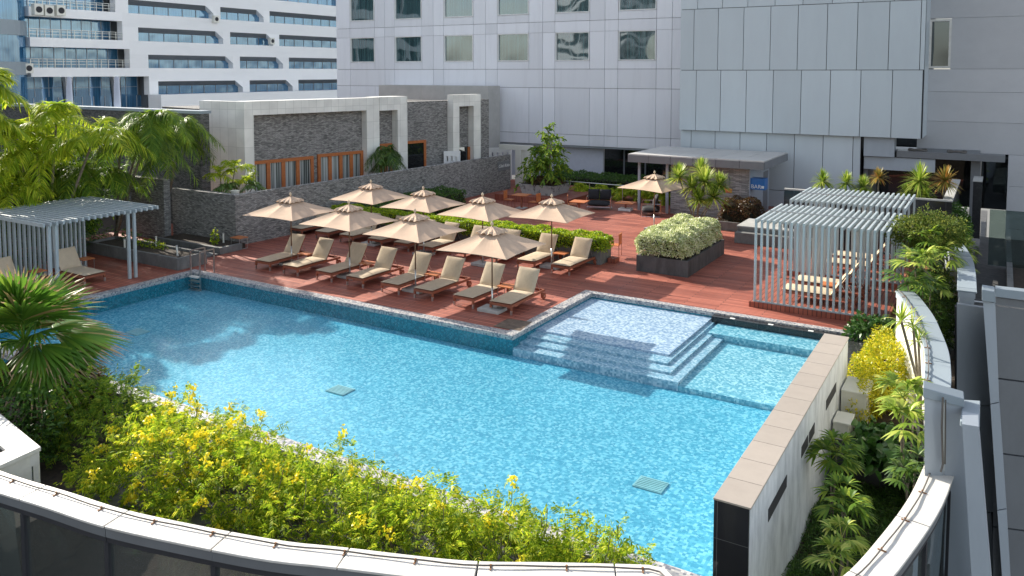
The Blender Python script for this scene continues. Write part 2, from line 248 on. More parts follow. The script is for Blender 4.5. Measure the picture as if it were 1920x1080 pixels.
# ------------------------------------------------------------------ mesh helpers
class MB:
    def __init__(s): s.v = []; s.f = []; s.mi = []
    def add(s, vs, fs, mi=0):
        o = len(s.v); s.v += [tuple(v) for v in vs]; s.f += [tuple(i+o for i in f) for f in fs]; s.mi += [mi]*len(fs); return s
    def box(s, x0, x1, y0, y1, z0, z1, mi=0):
        return s.add([(x0, y0, z0), (x1, y0, z0), (x1, y1, z0), (x0, y1, z0), (x0, y0, z1), (x1, y0, z1), (x1, y1, z1), (x0, y1, z1)],
                     [(0, 3, 2, 1), (4, 5, 6, 7), (0, 1, 5, 4), (1, 2, 6, 5), (2, 3, 7, 6), (3, 0, 4, 7)], mi)
    def prism(s, pts, ext, mi=0):
        """closed outline extruded along ext"""
        e = Vector(ext); p = [Vector(q) for q in pts]; n_ = len(p)
        return s.add(p+[q+e for q in p], [tuple(range(n_))[::-1], tuple(range(n_, 2*n_))]+[(i, (i+1) % n_, n_+(i+1) % n_, n_+i) for i in range(n_)], mi)
    def tube(s, pts, r, k=8, mi=0, r1=None):
        p = [Vector(q) for q in pts]; m_ = len(p); vs = []
        for i, q in enumerate(p):
            d = (p[min(i+1, m_-1)]-p[max(i-1, 0)]).normalized(); a = d.orthogonal().normalized() if i == 0 else (a-d*a.dot(d)).normalized(); b = d.cross(a)
            rr = r if r1 is None else r+(r1-r)*i/(m_-1)
            vs += [q+(a*math.cos(2*math.pi*j/k)+b*math.sin(2*math.pi*j/k))*rr for j in range(k)]
        fs = [(i*k+j, i*k+(j+1) % k, (i+1)*k+(j+1) % k, (i+1)*k+j) for i in range(m_-1) for j in range(k)]
        return s.add(vs, fs+[tuple(range(k))[::-1], tuple(range((m_-1)*k, m_*k))], mi)
    def bar(s, a, b, w_, h_, mi=0):
        """rectangular bar from a to b"""
        a = Vector(a); b = Vector(b); d = (b-a).normalized(); u = Vector((0, 0, 1)) if abs(d.z) < 0.9 else Vector((0, 1, 0))
        sd = d.cross(u).normalized()*w_/2; uu = sd.cross(d).normalized()*h_/2
        q = [a-sd-uu, a+sd-uu, a+sd+uu, a-sd+uu]; return s.prism(q, b-a, mi)
    def build(s, name, m, parent=None, bevel=0.0, smooth=False):
        me = bpy.data.meshes.new(name); me.from_pydata(s.v, [], s.f)
        for x in (m if isinstance(m, (list, tuple)) else [m]): me.materials.append(x)
        me.polygons.foreach_set('material_index', s.mi)
        if smooth: me.polygons.foreach_set('use_smooth', [True]*len(s.f))
        me.update(); o = bpy.data.objects.new(name, me); COL.objects.link(o)
        import bmesh
        bm = bmesh.new(); bm.from_mesh(me); bmesh.ops.recalc_face_normals(bm, faces=bm.faces); bm.to_mesh(me); bm.free()
        if parent: o.parent = parent
        if bevel:
            b = o.modifiers.new('bevel', 'BEVEL'); b.width = bevel; b.segments = 2; b.limit_method = 'ANGLE'
        return o
def tag(o, label=None, cat=None, group=None, kind=None):
    if label: o['label'] = label
    if cat: o['category'] = cat
    if group: o['group'] = group
    if kind: o['kind'] = kind
    return o
def thing(name, label, cat, loc=(0, 0, 0), rz=0.0, group=None):
    o = bpy.data.objects.new(name, None); COL.objects.link(o); o.location = loc; o.rotation_euler = (0, 0, rz); o.empty_display_size = 0.2
    return tag(o, label, cat, group)
def text_mesh(to):
    """lettering as a plain mesh"""
    bpy.context.view_layer.update(); me = bpy.data.meshes.new_from_object(to); nm, par, mt = to.name, to.parent, to.matrix_local.copy(); bpy.data.objects.remove(to)
    o = bpy.data.objects.new(nm, me); COL.objects.link(o); o.parent = par; o.matrix_local = mt; return o
def kids(o): return [c for c in bpy.data.objects if c.parent == o]
def dup(o, loc, rz=None, label=None, group=None, scale=None):
    def cp(a, par):
        c = a.copy(); COL.objects.link(c); c.parent = par
        for ch in kids(a): cp(ch, c)
        return c
    src = kids(o); r = o.copy(); COL.objects.link(r); r.location = loc
    if rz is not None: r.rotation_euler = (0, 0, rz)
    if scale: r.scale = scale
    for ch in src: cp(ch, r)
    if label: r['label'] = label
    if group: r['group'] = group
    return r
# fast leaf strips ---------------------------------------------------
def strips(base, d, L, W, droop=0.0, segs=3, roll=None, prof=None, rng=RNG, fold=0.0):
    """arrays of leaf blades -> verts, quads. base,d:(n,3) L,W,droop:(n,) or scalar"""
    base = np.asarray(base, float); n_ = len(base); d = np.asarray(d, float); d = d/np.maximum(np.linalg.norm(d, axis=1, keepdims=True), 1e-6)
    L = np.broadcast_to(L, (n_,)); W = np.broadcast_to(W, (n_,)); droop = np.broadcast_to(droop, (n_,))
    if roll is None: ref = np.tile([0, 0, 1.0], (n_, 1))
    else: ref = roll
    side = np.cross(d, ref); ln = np.linalg.norm(side, axis=1, keepdims=True); side = np.where(ln < 1e-3, [[1.0, 0, 0]], side/np.maximum(ln, 1e-6))
    if prof is None: prof = [0.35]+[1.0]*(segs-1)+[0.12] if segs > 1 else [0.6, 0.6]
    vs = []
    for i in range(segs+1):
        t = i/segs; p = base+d*(L*t)[:, None]; p[:, 2] -= droop*L*t*t
        wv = (W*prof[i]*0.5)[:, None]*side; vs += [p-wv, p+wv]
    V = np.stack(vs, 1).reshape(-1, 3); k = 2*(segs+1); o = (np.arange(n_)*k)[:, None]
    Fq = np.concatenate([o+np.array([[2*i, 2*i+1, 2*i+3, 2*i+2]]) for i in range(segs)], 1).reshape(-1, 4)
    return V, Fq
def npmesh(name, parts, m, parent=None):
    """parts: list of (V,F[,matindex])"""
    Vs = []; Fs = []; Ms = []; o = 0
    for p in parts:
        V, Fq = p[0], p[1]; Vs.append(V); Fs.append(Fq+o); Ms.append(np.full(len(Fq), p[2] if len(p) > 2 else 0)); o += len(V)
    V = np.concatenate(Vs); Fq = np.concatenate(Fs); Mi = np.concatenate(Ms)
    me = bpy.data.meshes.new(name); me.vertices.add(len(V)); me.vertices.foreach_set('co', V.astype(np.float32).ravel())
    me.loops.add(Fq.size); me.loops.foreach_set('vertex_index', Fq.astype(np.int32).ravel())
    me.polygons.add(len(Fq)); me.polygons.foreach_set('loop_start', (np.arange(len(Fq))*4).astype(np.int32))
    me.polygons.foreach_set('loop_total', np.full(len(Fq), 4, np.int32))
    for x in (m if isinstance(m, (list, tuple)) else [m]): me.materials.append(x)
    me.polygons.foreach_set('material_index', Mi.astype(np.int32)); me.update(calc_edges=True); me.validate()
    ob = bpy.data.objects.new(name, me); COL.objects.link(ob)
    if parent: ob.parent = parent
    return ob
def rdir(n_, upb=0.3, rng=RNG):
    v = rng.normal(size=(n_, 3)); v[:, 2] += upb; return v/np.linalg.norm(v, axis=1, keepdims=True)
# ================================================================== THE SETTING
def grid_mat(name, c, joint, bw, rh, rough=0.4, mort=0.008, dirt=0.12, offset=0.0, uv='wall'):
    m, t, b = mat(name); L = t.links; cb, tc = walluv(t)
    k = N(t, 'ShaderNodeTexBrick'); k.offset = offset; k.inputs['Scale'].default_value = 1; k.inputs['Brick Width'].default_value = bw; k.inputs['Row Height'].default_value = rh
    k.inputs['Mortar Size'].default_value = mort; k.inputs['Color1'].default_value = (*[x*(1-dirt) for x in c], 1); k.inputs['Color2'].default_value = (*c, 1); k.inputs['Mortar'].default_value = (*joint, 1)
    L.new(cb.outputs[0] if uv == 'wall' else tc.outputs['Object'], k.inputs['Vector'])
    nz = N(t, 'ShaderNodeTexNoise'); nz.inputs['Scale'].default_value = 1.1; nz.inputs['Detail'].default_value = 9; L.new(cb.outputs[0], nz.inputs['Vector'])
    hs = N(t, 'ShaderNodeHueSaturation'); mr = N(t, 'ShaderNodeMapRange'); mr.inputs[1].default_value = 0.3; mr.inputs[2].default_value = 0.7; mr.inputs[3].default_value = 0.86; mr.inputs[4].default_value = 1.06
    L.new(nz.outputs[0], mr.inputs[0]); L.new(mr.outputs[0], hs.inputs['Value']); L.new(k.outputs[0], hs.inputs['Color']); L.new(hs.outputs[0], b.inputs['Base Color'])
    b.inputs['Roughness'].default_value = rough; return m
MT['cream_tile'] = grid_mat('cream_tile', (0.86, 0.85, 0.79), (0.58, 0.58, 0.53), 0.45, 0.9)
MT['granite_tile'] = grid_mat('black_granite_tile', (0.03, 0.03, 0.033), (0.12, 0.12, 0.12), 0.62, 0.62, rough=0.08, mort=0.004)
MT['paving'] = grid_mat('grey_paving', (0.16, 0.165, 0.17), (0.07, 0.07, 0.07), 0.6, 0.6, 0.6, 0.006, 0.2, 0.5, 'top')
ST = 'structure'
mb = MB(); mb.box(-1500, 1500, -1500, 1500, -22, -20); tag(mb.build('ground', plain('city_ground', (0.16, 0.16, 0.15), 0.9, 0.3, 0.02)), kind=ST)
mb = MB(); mb.box(-60, -0.45, 10.45, 60, -19.9, -1.75); mb.box(-60, -0.5, -3, 10.45, -19.9, -1.75); tag(mb.build('podium', MT['conc_dark']), kind=ST)
# deck
mb = MB(); mb.box(-34, -24.95, 10.5, 46, -0.4, 0); mb.box(-24.95, -11.5, 18.75, 46, -0.4, 0); mb.box(-11.5, -3.0, 23.65, 46, -0.4, 0); mb.box(-3.0, -1.9, 24.1, 46, -0.4, 0)
tag(mb.build('deck', MT['deck']), kind=ST)
# raised strip of decking under the potted palm
mb = MB(); mb.box(-24.2, -19.6, 38.0, 43.2, 0.004, 0.35); tag(mb.build('raised_deck', MT['deckY']), kind=ST)
# pool shell
mb = MB()
mb.box(-24.95, -24.6, 10.5, 18.75, -0.11, 0.012); mb.box(-24.6, -11.5, 18.4, 18.75, -0.11, 0.012); mb.box(-11.5, -11.15, 18.4, 23.65, -0.11, 0.012)
mb.box(-11.15, -2.2, 23.38, 23.65, -0.11, 0.012); mb.box(-24.6, -3.3, 10.45, 10.85, -0.11, 0.012)
tag(mb.build('pool_coping', MT['coping']), kind=ST)
mb = MB()
mb.box(-24.95, -24.6, 10.5, 18.75, -1.6, -0.11); mb.box(-24.6, -11.5, 18.4, 18.75, -1.6, -0.11); mb.box(-11.5, -11.15, 18.4, 23.65, -1.6, -0.11)
mb.box(-11.15, -3.0, 23.38, 23.65, -1.6, -0.11); mb.box(-24.6, -3.3, 10.45, 10.85, -1.6, -0.11)
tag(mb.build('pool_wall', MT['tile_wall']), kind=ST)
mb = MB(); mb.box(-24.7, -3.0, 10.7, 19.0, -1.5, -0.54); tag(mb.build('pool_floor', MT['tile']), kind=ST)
mb = MB(); mb.box(-11.3, -3.0, 18.42, 23.5, -1.4, -0.42); mb.box(-6.9, -3.0, 22.15, 23.5, -0.419, -0.22)
tag(mb.build('spa_floor', mosaic('spa_caustic_mosaic', [(0.11, 0.33, 0.44), (0.22, 0.47, 0.57), (0.15, 0.39, 0.50), (0.36, 0.60, 0.68)], s=0.06, caustic_warp=0.09)), kind=ST)
tg = thing('pool_steps', 'wide submerged mosaic steps wrapping the pale shallow shelf of the pool', 'steps')
for i, (x1, y0, z) in enumerate(((-6.46, 18.41, -0.33), (-6.78, 18.78, -0.27), (-7.02, 19.2, -0.21))):
    m_ = mosaic('step_caustic_mosaic', [(0.18, 0.33, 0.44), (0.34, 0.48, 0.58), (0.24, 0.40, 0.52), (0.46, 0.58, 0.67)], s=0.055, caustic_warp=0.08) if i == 0 else m_
    mb = MB(); mb.box(-11.3-0.01*i, x1, y0, 23.5+0.01*i, -1.0, z); mb.build('step', m_, tg)
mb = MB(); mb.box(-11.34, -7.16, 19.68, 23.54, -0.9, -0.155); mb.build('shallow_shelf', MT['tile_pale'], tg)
# overflow slab with little lights beside the spa
tg = thing('overflow_slab', 'black wet granite slab between spa water and coping, small white lights on it', 'pool edge')
mb = MB(); mb.box(-7.1, -3.0, 23.12, 23.38, -0.21, -0.035); mb.build('slab', MT['granite_tile'], tg)
for x in (-6.5, -5.4, -4.3): mb = MB(); mb.box(x-0.07, x+0.07, 23.15, 23.24, -0.035, -0.02); mb.build('light', MT['white'], tg)
# water
m, t, b = mat('water'); L = t.links; out = t.nodes['Material Output']; t.nodes.remove(b)
tr = N(t, 'ShaderNodeBsdfTransparent'); tr.inputs[0].default_value = (0.90, 0.985, 1.0, 1)
gl = N(t, 'ShaderNodeBsdfGlossy'); gl.inputs['Roughness'].default_value = 0.04; tc = N(t, 'ShaderNodeTexCoord')
mp = N(t, 'ShaderNodeMapping'); mp.inputs['Rotation'].default_value = (0, 0, 0.5); mp.inputs['Scale'].default_value = (1.0, 1.8, 1); L.new(tc.outputs['Object'], mp.inputs[0])
nz = N(t, 'ShaderNodeTexNoise'); nz.inputs['Scale'].default_value = 6.5; nz.inputs['Detail'].default_value = 6; nz.inputs['Distortion'].default_value = 0.6; L.new(mp.outputs[0], nz.inputs['Vector'])
bp = N(t, 'ShaderNodeBump'); bp.inputs['Strength'].default_value = 1.0; bp.inputs['Distance'].default_value = 0.06; L.new(nz.outputs[0], bp.inputs['Height']); L.new(bp.outputs[0], gl.inputs['Normal'])
fr = N(t, 'ShaderNodeFresnel'); fr.inputs[0].default_value = 1.33; b2 = N(t, 'ShaderNodeBump'); b2.inputs['Strength'].default_value = 0.35; b2.inputs['Distance'].default_value = 0.06; L.new(nz.outputs[0], b2.inputs['Height']); L.new(b2.outputs[0], fr.inputs['Normal'])
fm = N(t, 'ShaderNodeMath', operation='MULTIPLY'); fm.inputs[1].default_value = 0.15; L.new(fr.outputs[0], fm.inputs[0])
mx = N(t, 'ShaderNodeMixShader'); L.new(fm.outputs[0], mx.inputs[0]); L.new(tr.outputs[0], mx.inputs[1]); L.new(gl.outputs[0], mx.inputs[2]); L.new(mx.outputs[0], out.inputs[0])
mb = MB(); z = -0.055
mb.add([(-24.6, 10.85, z), (-3.26, 10.85, z), (-3.26, 18.4, z), (-24.6, 18.4, z)], [(0, 1, 2, 3)]); mb.add([(-11.15, 18.4, z), (-3.0, 18.4, z), (-3.0, 23.38, z), (-11.15, 23.38, z)], [(0, 1, 2, 3)])
tag(mb.build('pool_water', m), kind=ST)
for i, (px, py) in enumerate(((258, 622), (638, 731), (1220, 908))):
    p = G(px, py, -0.52); mb = MB(); mb.box(-0.28, 0.28, -0.22, 0.22, 0, 0.03)
    for k in range(7): mb.box(-0.25, 0.25, -0.2+k*0.06, -0.17+k*0.06, 0.03, 0.04)
    o = mb.build('floor_grating', plain('grating', (0.20, 0.40, 0.44), 0.6) if i == 0 else o.data.materials[0]); o.location = (p.x, p.y, -0.545)
    tag(o, ['submerged pool grating nearest the fan palm', 'submerged pool grating near the middle of the pool', 'submerged pool grating close to the beige-capped wall'][i], 'grating', 'gratings on the pool floor')
# deck hatch near shelf
mb = MB(); a = [G(*p, 0.006) for p in ((925, 612), (952, 598), (998, 604), (975, 621))]; mb.prism([tuple(v) for v in a], (0, 0, 0.01))
tag(mb.build('deck_hatch', plain('worn_hatch', (0.12, 0.085, 0.06), 0.6, 0.6, 6)), 'dark worn hatch let into the deck by the shelf corner', 'hatch')
# tiled wall on the right side of the pool
tg = thing('pool_end_wall', 'white rendered wall beside the pool with beige tiled top and black end', 'wall', (-3.0, 15.0, 0))
def rel(mbx, p=(-3.0, 15.0, 0)):
    mbx.v = [(x-p[0], y-p[1], z_-p[2]) for x, y, z_ in mbx.v]; return mbx
mb = MB(); mb.box(-3.24, -2.76, 10.92, 19.25, -1.75, 1.17); rel(mb).build('wall_body', MT['white_wall'], tg, bevel=0.01)
mb = MB(); y = 10.86
for k in range(12): mb.box(-3.27, -2.74, y+0.004, min(y+0.7, 19.28)-0.004, 1.172, 1.2); y += 0.7
rel(mb).build('cap_tiles', MT['cap_tile'], tg, bevel=0.004)
mb = MB(); mb.box(-3.26, -2.77, 10.87, 10.918, -1.7, 1.17); rel(mb).build('end_panel', MT['granite_tile'], tg)
for y0, y1 in ((11.95, 13.16), (14.3, 14.84), (14.95, 15.45), (16.62, 17.74)):
    mb = MB(); mb.box(-2.8, -2.752, y0, y1, 0.46, 0.66); rel(mb).build('slot', MT['joint'], tg)
mb = MB(); mb.box(-60, -34.0, 10.5, 46, -1.7, -0.02); tag(mb.build('garden_bed', MT['soil']), kind=ST)
# right garden
mb = MB(); mb.box(-2.76, -0.5, 6.5, 17.3, -1.7, -1.15); mb.box(-2.76, -0.5, 17.5, 24.1, -1.7, -0.45); tag(mb.build('garden_soil', MT['soil']), kind=ST)
mb = MB(); mb.box(-2.74, -0.9, 17.25, 17.5, -1.72, -0.36); tag(mb.build('retaining_wall', MT['conc_dark']), 'dark low wall holding the raised bed behind it', 'low wall')
mb = MB(); mb.box(-3.24, -2.76, 19.35, 23.37, -1.6, -0.045); tag(mb.build('granite_ledge', MT['granite']), 'flat dark granite ledge between white wall and yellow shrub', 'ledge')
for nm, x1, y0, y1, z0, z1, lb in (('utility_box', -2.22, 18.25, 19.1, -0.46, 0.33, 'larger cream utility box against the white wall'), ('utility_box', -2.42, 17.28, 17.8, -0.6, 0.0, 'smaller cream utility box against the white wall')):
    tg = thing(nm, lb, 'utility box', (-2.7, y0, z0), group='utility boxes by the white wall'); w_ = x1+2.7; d_ = y1-y0; h_ = z1-z0
    mb = MB(); mb.box(-0.03, w_, 0, d_, 0, h_-0.03); mb.build('body', MT['cream'], tg, bevel=0.01)
    mb = MB(); mb.box(-0.03, w_+0.04, -0.04, d_+0.04, h_-0.027, h_+0.02); mb.build('lid', MT['cream'], tg, bevel=0.01)
    mb = MB(); mb.box(w_+0.002, w_+0.02, 0.05, d_-0.05, 0.08, h_-0.1); mb.box(w_+0.02, w_+0.05, d_*0.75, d_*0.75+0.03, h_*0.4, h_*0.5); mb.build('door', MT['cream'], tg)
# near bed
mb = MB(); mb.box(-34, -13.6, 3, 10.45, -1.7, -0.45); mb.box(-24, -0.3, 2, 10.4, -1.74, -1.5); tag(mb.build('bed_soil', MT['soil']), kind=ST)
mb = MB(); mb.prism([(-13.6, 7.7, -1.5), (-8, 7.9, -1.5), (-5.7, 8.7, -1.5), (-3.9, 9.75, -1.5), (-3.4, 10.42, -1.5), (-13.6, 10.42, -1.5)], (0, 0, 1.3))
tag(mb.build('shrub_planter', MT['conc_dark']), 'long dark concrete planter under the yellow flowering shrubs', 'planter')
# ---------------------------------------------------------------- curved rims
def smooth(P, k=8):
    P = [Vector((*p, 0)) if len(p) == 2 else Vector(p) for p in P]; o = []
    for i in range(len(P)-1):
        a = P[max(i-1, 0)]; b = P[i]; c = P[i+1]; d = P[min(i+2, len(P)-1)]
        for j in range(k):
            u = j/k; o.append(0.5*((2*b)+(c-a)*u+(2*a-5*b+4*c-d)*u*u+(3*b-a-3*c+d)*u**3))
    o.append(P[-1]); return o
def offs(P, w_):
    o = []
    for i, p in enumerate(P):
        d = (P[min(i+1, len(P)-1)]-P[max(i-1, 0)]).normalized(); o.append(p+Vector((d.y, -d.x, 0))*w_)
    return o
def band(mbx, A, B, z0, z1, mi=0):
    """closed strip between plan curves A and B"""
    n_ = len(A); vs = []
    for a, b_ in zip(A, B): vs += [(a.x, a.y, z0), (b_.x, b_.y, z0), (b_.x, b_.y, z1), (a.x, a.y, z1)]
    fs = [(4*i+j, 4*i+(j+1) % 4, 4*i+4+(j+1) % 4, 4*i+4+j) for i in range(n_-1) for j in range(4)]+[(0, 1, 2, 3), (4*n_-1, 4*n_-2, 4*n_-3, 4*n_-4)]
    return mbx.add(vs, fs, mi)
def resample(P, step, start=0.0):
    L_ = [0]
    for i in range(1, len(P)): L_.append(L_[-1]+(P[i]-P[i-1]).length)
    def at(s_):
        s_ = max(0, min(L_[-1], s_))
        for i in range(1, len(P)):
            if s_ <= L_[i]: return P[i-1].lerp(P[i], (s_-L_[i-1])/max(1e-6, L_[i]-L_[i-1]))
        return P[-1]
    cuts = [0]; s_ = start if start > 0 else step
    while s_ < L_[-1]: cuts.append(s_); s_ += step
    cuts.append(L_[-1]); return at, cuts
def rim(name, lb, pts, width, ztop, mtop, seg, zbot, wall=None, glassm=None, start=0.0, cable=True, cat='balustrade', cable_off=0.3):
    tg = thing(name, lb, cat, (pts[0][0], pts[0][1], 0)); P = smooth(pts); at, cuts = resample(P, seg, start); o0 = Vector((pts[0][0], pts[0][1], 0))
    R0 = lambda mbx: rel(mbx, tuple(o0))
    allp = []
    cop = MB(); fas = MB(); body = MB()
    for a, b_ in zip(cuts[:-1], cuts[1:]):
        if b_-a < 0.05: continue
        q = [at(a+0.010+(b_-a-0.020)*i/8) for i in range(9)]; band(cop, q, offs(q, width), ztop-0.035, ztop)
        q2 = [at(a+(b_-a)*i/8) for i in range(9)]
        band(fas, offs(q2, 0.03), offs(q2, width-0.025), ztop-0.17, ztop-0.037)
        if glassm:
            g = MB(); band(g, offs(q2, width-0.10), offs(q2, width-0.08), zbot, ztop-0.25); R0(g).build('glass_panel', glassm, tg)
            f_ = MB(); band(f_, offs(q2, width-0.13), offs(q2, width-0.04), ztop-0.25, ztop-0.172)
            d = (at(b_)-at(b_-0.1)).normalized(); nn = Vector((d.y, -d.x, 0)); c = at(b_)+nn*(width-0.1)
            f_.prism([c-d*0.035-nn*0.06+Vector((0, 0, zbot)), c+d*0.035-nn*0.06+Vector((0, 0, zbot)), c+d*0.035+nn*0.07+Vector((0, 0, zbot)), c-d*0.035+nn*0.07+Vector((0, 0, zbot))], (0, 0, ztop-0.25-zbot-0.002))
            R0(f_).build('mullion', MT['joint'], tg)
        if wall: band(body, offs(q2, 0.05), offs(q2, width-0.05), zbot, ztop-0.172)
    R0(cop).build('coping', mtop, tg, bevel=0.008); R0(fas).build('fascia', MT['alu_dark'] if glassm else MT['alu_grey'], tg)
    if wall: R0(body).build('wall_body', wall, tg)
    if cable:
        off = offs([at(cuts[-1]*i/90) for i in range(91)], width-cable_off)
        c = MB(); c.tube([p+Vector((0, 0, ztop+0.028+0.006*math.sin(i*1.3))) for i, p in enumerate(off)], 0.011, 6); R0(c).build('cable', MT['rubber'], tg)
        k = cuts[1]*0.5
        while k < cuts[-1]:
            p = offs([at(k), at(k+0.05)], width-cable_off)[0]; d = (at(k+0.1)-at(k-0.1)).normalized(); c = MB(); e = Vector((d.y, -d.x, 0))
            c.bar(p-e*0.05+Vector((0, 0, ztop+0.008)), p+e*0.06+Vector((0, 0, ztop+0.008)), 0.02, 0.012); c.bar(p+Vector((0, 0, ztop+0.015)), p+Vector((0, 0, ztop+0.045)), 0.022, 0.022)
            R0(c).build('cable_clip', MT['rust'], tg); k += 0.95
    return tg
lo = [(-17.5, 6.4), (-15.2, 6.2)]+[tuple(G(x, y, 1.0).xy) for x, y in ((0, 881.7), (133, 923), (241.7, 956.7), (400, 990), (535, 1014), (640, 1025), (866, 1050), (1037.5, 1053.6), (1212.5, 1058.3), (1240, 1062), (1264, 1082), (1300, 1112), (1400, 1130), (1500, 1118))]+[tuple(G(x, y, 1.0).xy) for x, y in ((1580, 1080), (1649.5, 1006), (1702.8, 934), (1732.9, 871.7))]
s0 = sum((Vector(lo[i+1])-Vector(lo[i])).length for i in range(4))
rim('curved_balustrade', 'long curved glass balustrade with white coping and thin cable in front', lo, 0.43, 1.0, MT['rim'], 1.72, -1.6, glassm=MT['glass_rim'], start=s0 % 1.72)
ups = [tuple(G(x, y, 1.85).xy) for x, y in ((1712, 546), (1724.9, 557.3), (1748.8, 588.8), (1763, 617), (1779, 658.7), (1783.8, 700.4), (1783, 728))]
rim('curved_parapet', 'curved cream parapet with blue-grey coping beside the right garden', ups, 0.42, 1.85, MT['rim_blue'], 1.3, -1.2, wall=MT['cream'], cat='parapet', cable_off=0.06)
up2 = [tuple(G(x, y, 1.95).xy) for x, y in ((1795, 448), (1808, 460), (1822, 482), (1829, 508), (1832, 548))]
rim('upper_parapet', 'short curved parapet piece behind the rhapis palms, grey coping', up2, 0.42, 1.95, MT['rim_blue'], 1.3, -1.2, wall=MT['alu_grey'], cat='parapet', cable=False)
# left corner of the neighbouring glass wing
P = G(77, 838, 1.0); A = P+(G(0, 775, 1.0)-P)*3.0; B = P+(G(0, 873, 1.0)-P)*3.0
tg = thing('glass_wing', 'corner of a glazed wing with white coping at the lower left', 'balustrade', (P.x, P.y, 0))
for q, nm in (((A, P), 'a'), ((P, B), 'b')):
    a, b_ = q; d = (b_-a).normalized(); nn = Vector((-d.y, d.x, 0)); nn = -nn if nn.dot((A+B)/2-P) < 0 else nn
    z1 = Vector((0, 0, 1)); ext = nn*0.42
    e0 = a+ext if nm == 'a' else a+ext-(-d)*0.0; mb = MB()
    q0 = [a, b_, b_+ext, a+ext]
    if nm == 'a': q0 = [a, b_, b_-d*0.30+ext, a+ext]
    else: q0 = [a, b_, b_+ext, a+d*0.30+ext]
    zz = 0.0 if nm == 'a' else 0.003
    mb.prism([Vector((v.x, v.y, 0.93+zz)) for v in q0], (0, 0, 0.07)); rel(mb, (P.x, P.y, 0)).build('coping', MT['rim'], tg, bevel=0.008)
    mb = MB(); i0 = a+nn*0.05; i1 = b_+nn*0.05; mb.prism([Vector((v.x, v.y, 0.72)) for v in (i0, i1, i1+nn*0.2, i0+nn*0.2)], (0, 0, 0.208)); mb.prism([Vector((v.x, v.y, -1.4)) for v in ((b_ if nm == 'a' else a)+nn*0.05+d*(-0.5 if nm == 'a' else 0.0), (b_ if nm == 'a' else a)+nn*0.05+d*(-0.02 if nm == 'a' else 0.5), (b_ if nm == 'a' else a)+nn*0.2+d*(-0.02 if nm == 'a' else 0.5), (b_ if nm == 'a' else a)+nn*0.2+d*(-0.5 if nm == 'a' else 0.0))], (0, 0, 2.118))
    rel(mb, (P.x, P.y, 0)).build('wall_frame', MT['rim'], tg)
    mb = MB(); mb.prism([Vector((v.x, v.y, -1.4)) for v in (i0+nn*0.08, i1+nn*0.08, i1+nn*0.1, i0+nn*0.1)], (0, 0, 2.12)); rel(mb, (P.x, P.y, 0)).build('glass_panel', MT['glass_rim'], tg)
# ---------------------------------------------------------------- grey cladding at the right edge
def slabpx(mbx, quad, d, depth, mi=0):
    r = ray(min(q[0] for q in quad), 600); r.z = 0; r = r.normalized()*depth      # runs straight back, so the sunlit flank stays behind the face
    mbx.prism([AD(px, py, d) for px, py in quad], (r.x, r.y, 0), mi); return mbx
tg = thing('cladding_column', 'blue-grey metal clad pier where the two curved rims meet, pipe on its face', 'pier')
d0 = 12.0
mb = MB(); slabpx(mb, ((1733, 745), (1769.5, 754), (1769.5, 1200), (1735, 1200)), d0, 0.22); slabpx(mb, ((1770.5, 754), (1806, 763), (1826, 1200), (1770.5, 1200)), d0, 0.22); mb.build('pier_panels', MT['alu_grey'], tg)
mb = MB(); slabpx(mb, ((1731, 727), (1808, 748), (1808, 764), (1731, 746)), d0-0.04, 0.34); mb.build('pier_cap', MT['rim_blue'], tg, bevel=0.01)
mb = MB(); mb.tube([AD(1768, 745, d0-0.1), AD(1766, 800, d0-0.12), AD(1768, 870, d0-0.1), AD(1764, 885, d0-0.15)], 0.016, 8); mb.tube([AD(1773, 750, d0-0.1), AD(1772, 870, d0-0.1)], 0.012, 8); mb.build('pipe', MT['rubber'], tg)
tg = thing('cladding_fin', 'grey metal fin with pale square cap, nearest the camera at right', 'fin', group='sloping metal fins')
mb = MB(); slabpx(mb, ((1804, 795), (1835, 800), (1868, 1200), (1829, 1200)), 11.3, 0.5); mb.build('fin_body', MT['alu_grey'], tg)
mb = MB(); q = [G(*p, 2.08) for p in ((1800, 789), (1837, 799), (1838, 751), (1806, 749))]; mb.prism([v-Vector((0, 0, 0.08)) for v in q], (0, 0, 0.08)); mb.build('fin_cap', MT['rim_blue'], tg, bevel=0.01)
tg = thing('cladding_fin', 'farther grey metal fin with small cap, left of the dark panels', 'fin', group='sloping metal fins')
mb = MB(); slabpx(mb, ((1843, 564), (1866, 569), (1873.5, 753), (1857, 757)), 17.6, 0.3); slabpx(mb, ((1857, 759), (1873.6, 755), (1887, 953), (1870, 956)), 17.6, 0.3); slabpx(mb, ((1870, 958), (1887, 955), (1904, 1250), (1891, 1250)), 17.6, 0.3); mb.build('fin_body', MT['alu_grey'], tg)
mb = MB(); slabpx(mb, ((1841, 543), (1865, 547), (1867, 568), (1841, 564)), 17.5, 0.5); mb.build('fin_cap', MT['rim_blue'], tg, bevel=0.01)
tg = thing('cladding_wall', 'wall of large dark grey panels at the right edge, pale coping', 'wall')
mb = MB(); lv = [556, 572, 709, 849, 988, 1130, 1280]
for i in range(6): slabpx(mb, ((1862, lv[i]+1), (2100, lv[i]+32), (2100, lv[i+1]+32-3), (1862, lv[i+1]-2)), 17.9, 0.1)
mb.build('wall_panels', MT['alu_dark'], tg)
mb = MB(); slabpx(mb, ((1866, 541), (2100, 566), (2100, 586), (1866, 556)), 17.8, 0.3); mb.build('coping', MT['rim_blue'], tg)
mb = MB(); lv = [570, 762, 962, 1250]
for i in range(3): slabpx(mb, ((1794, lv[i]), (1858, lv[i]+(9 if i == 0 else 0)), (1882, lv[i+1]-2), (1794, lv[i+1]-2)), 18.25, 0.15)
mb.build('inner_panels', MT['alu_mid'], tg)
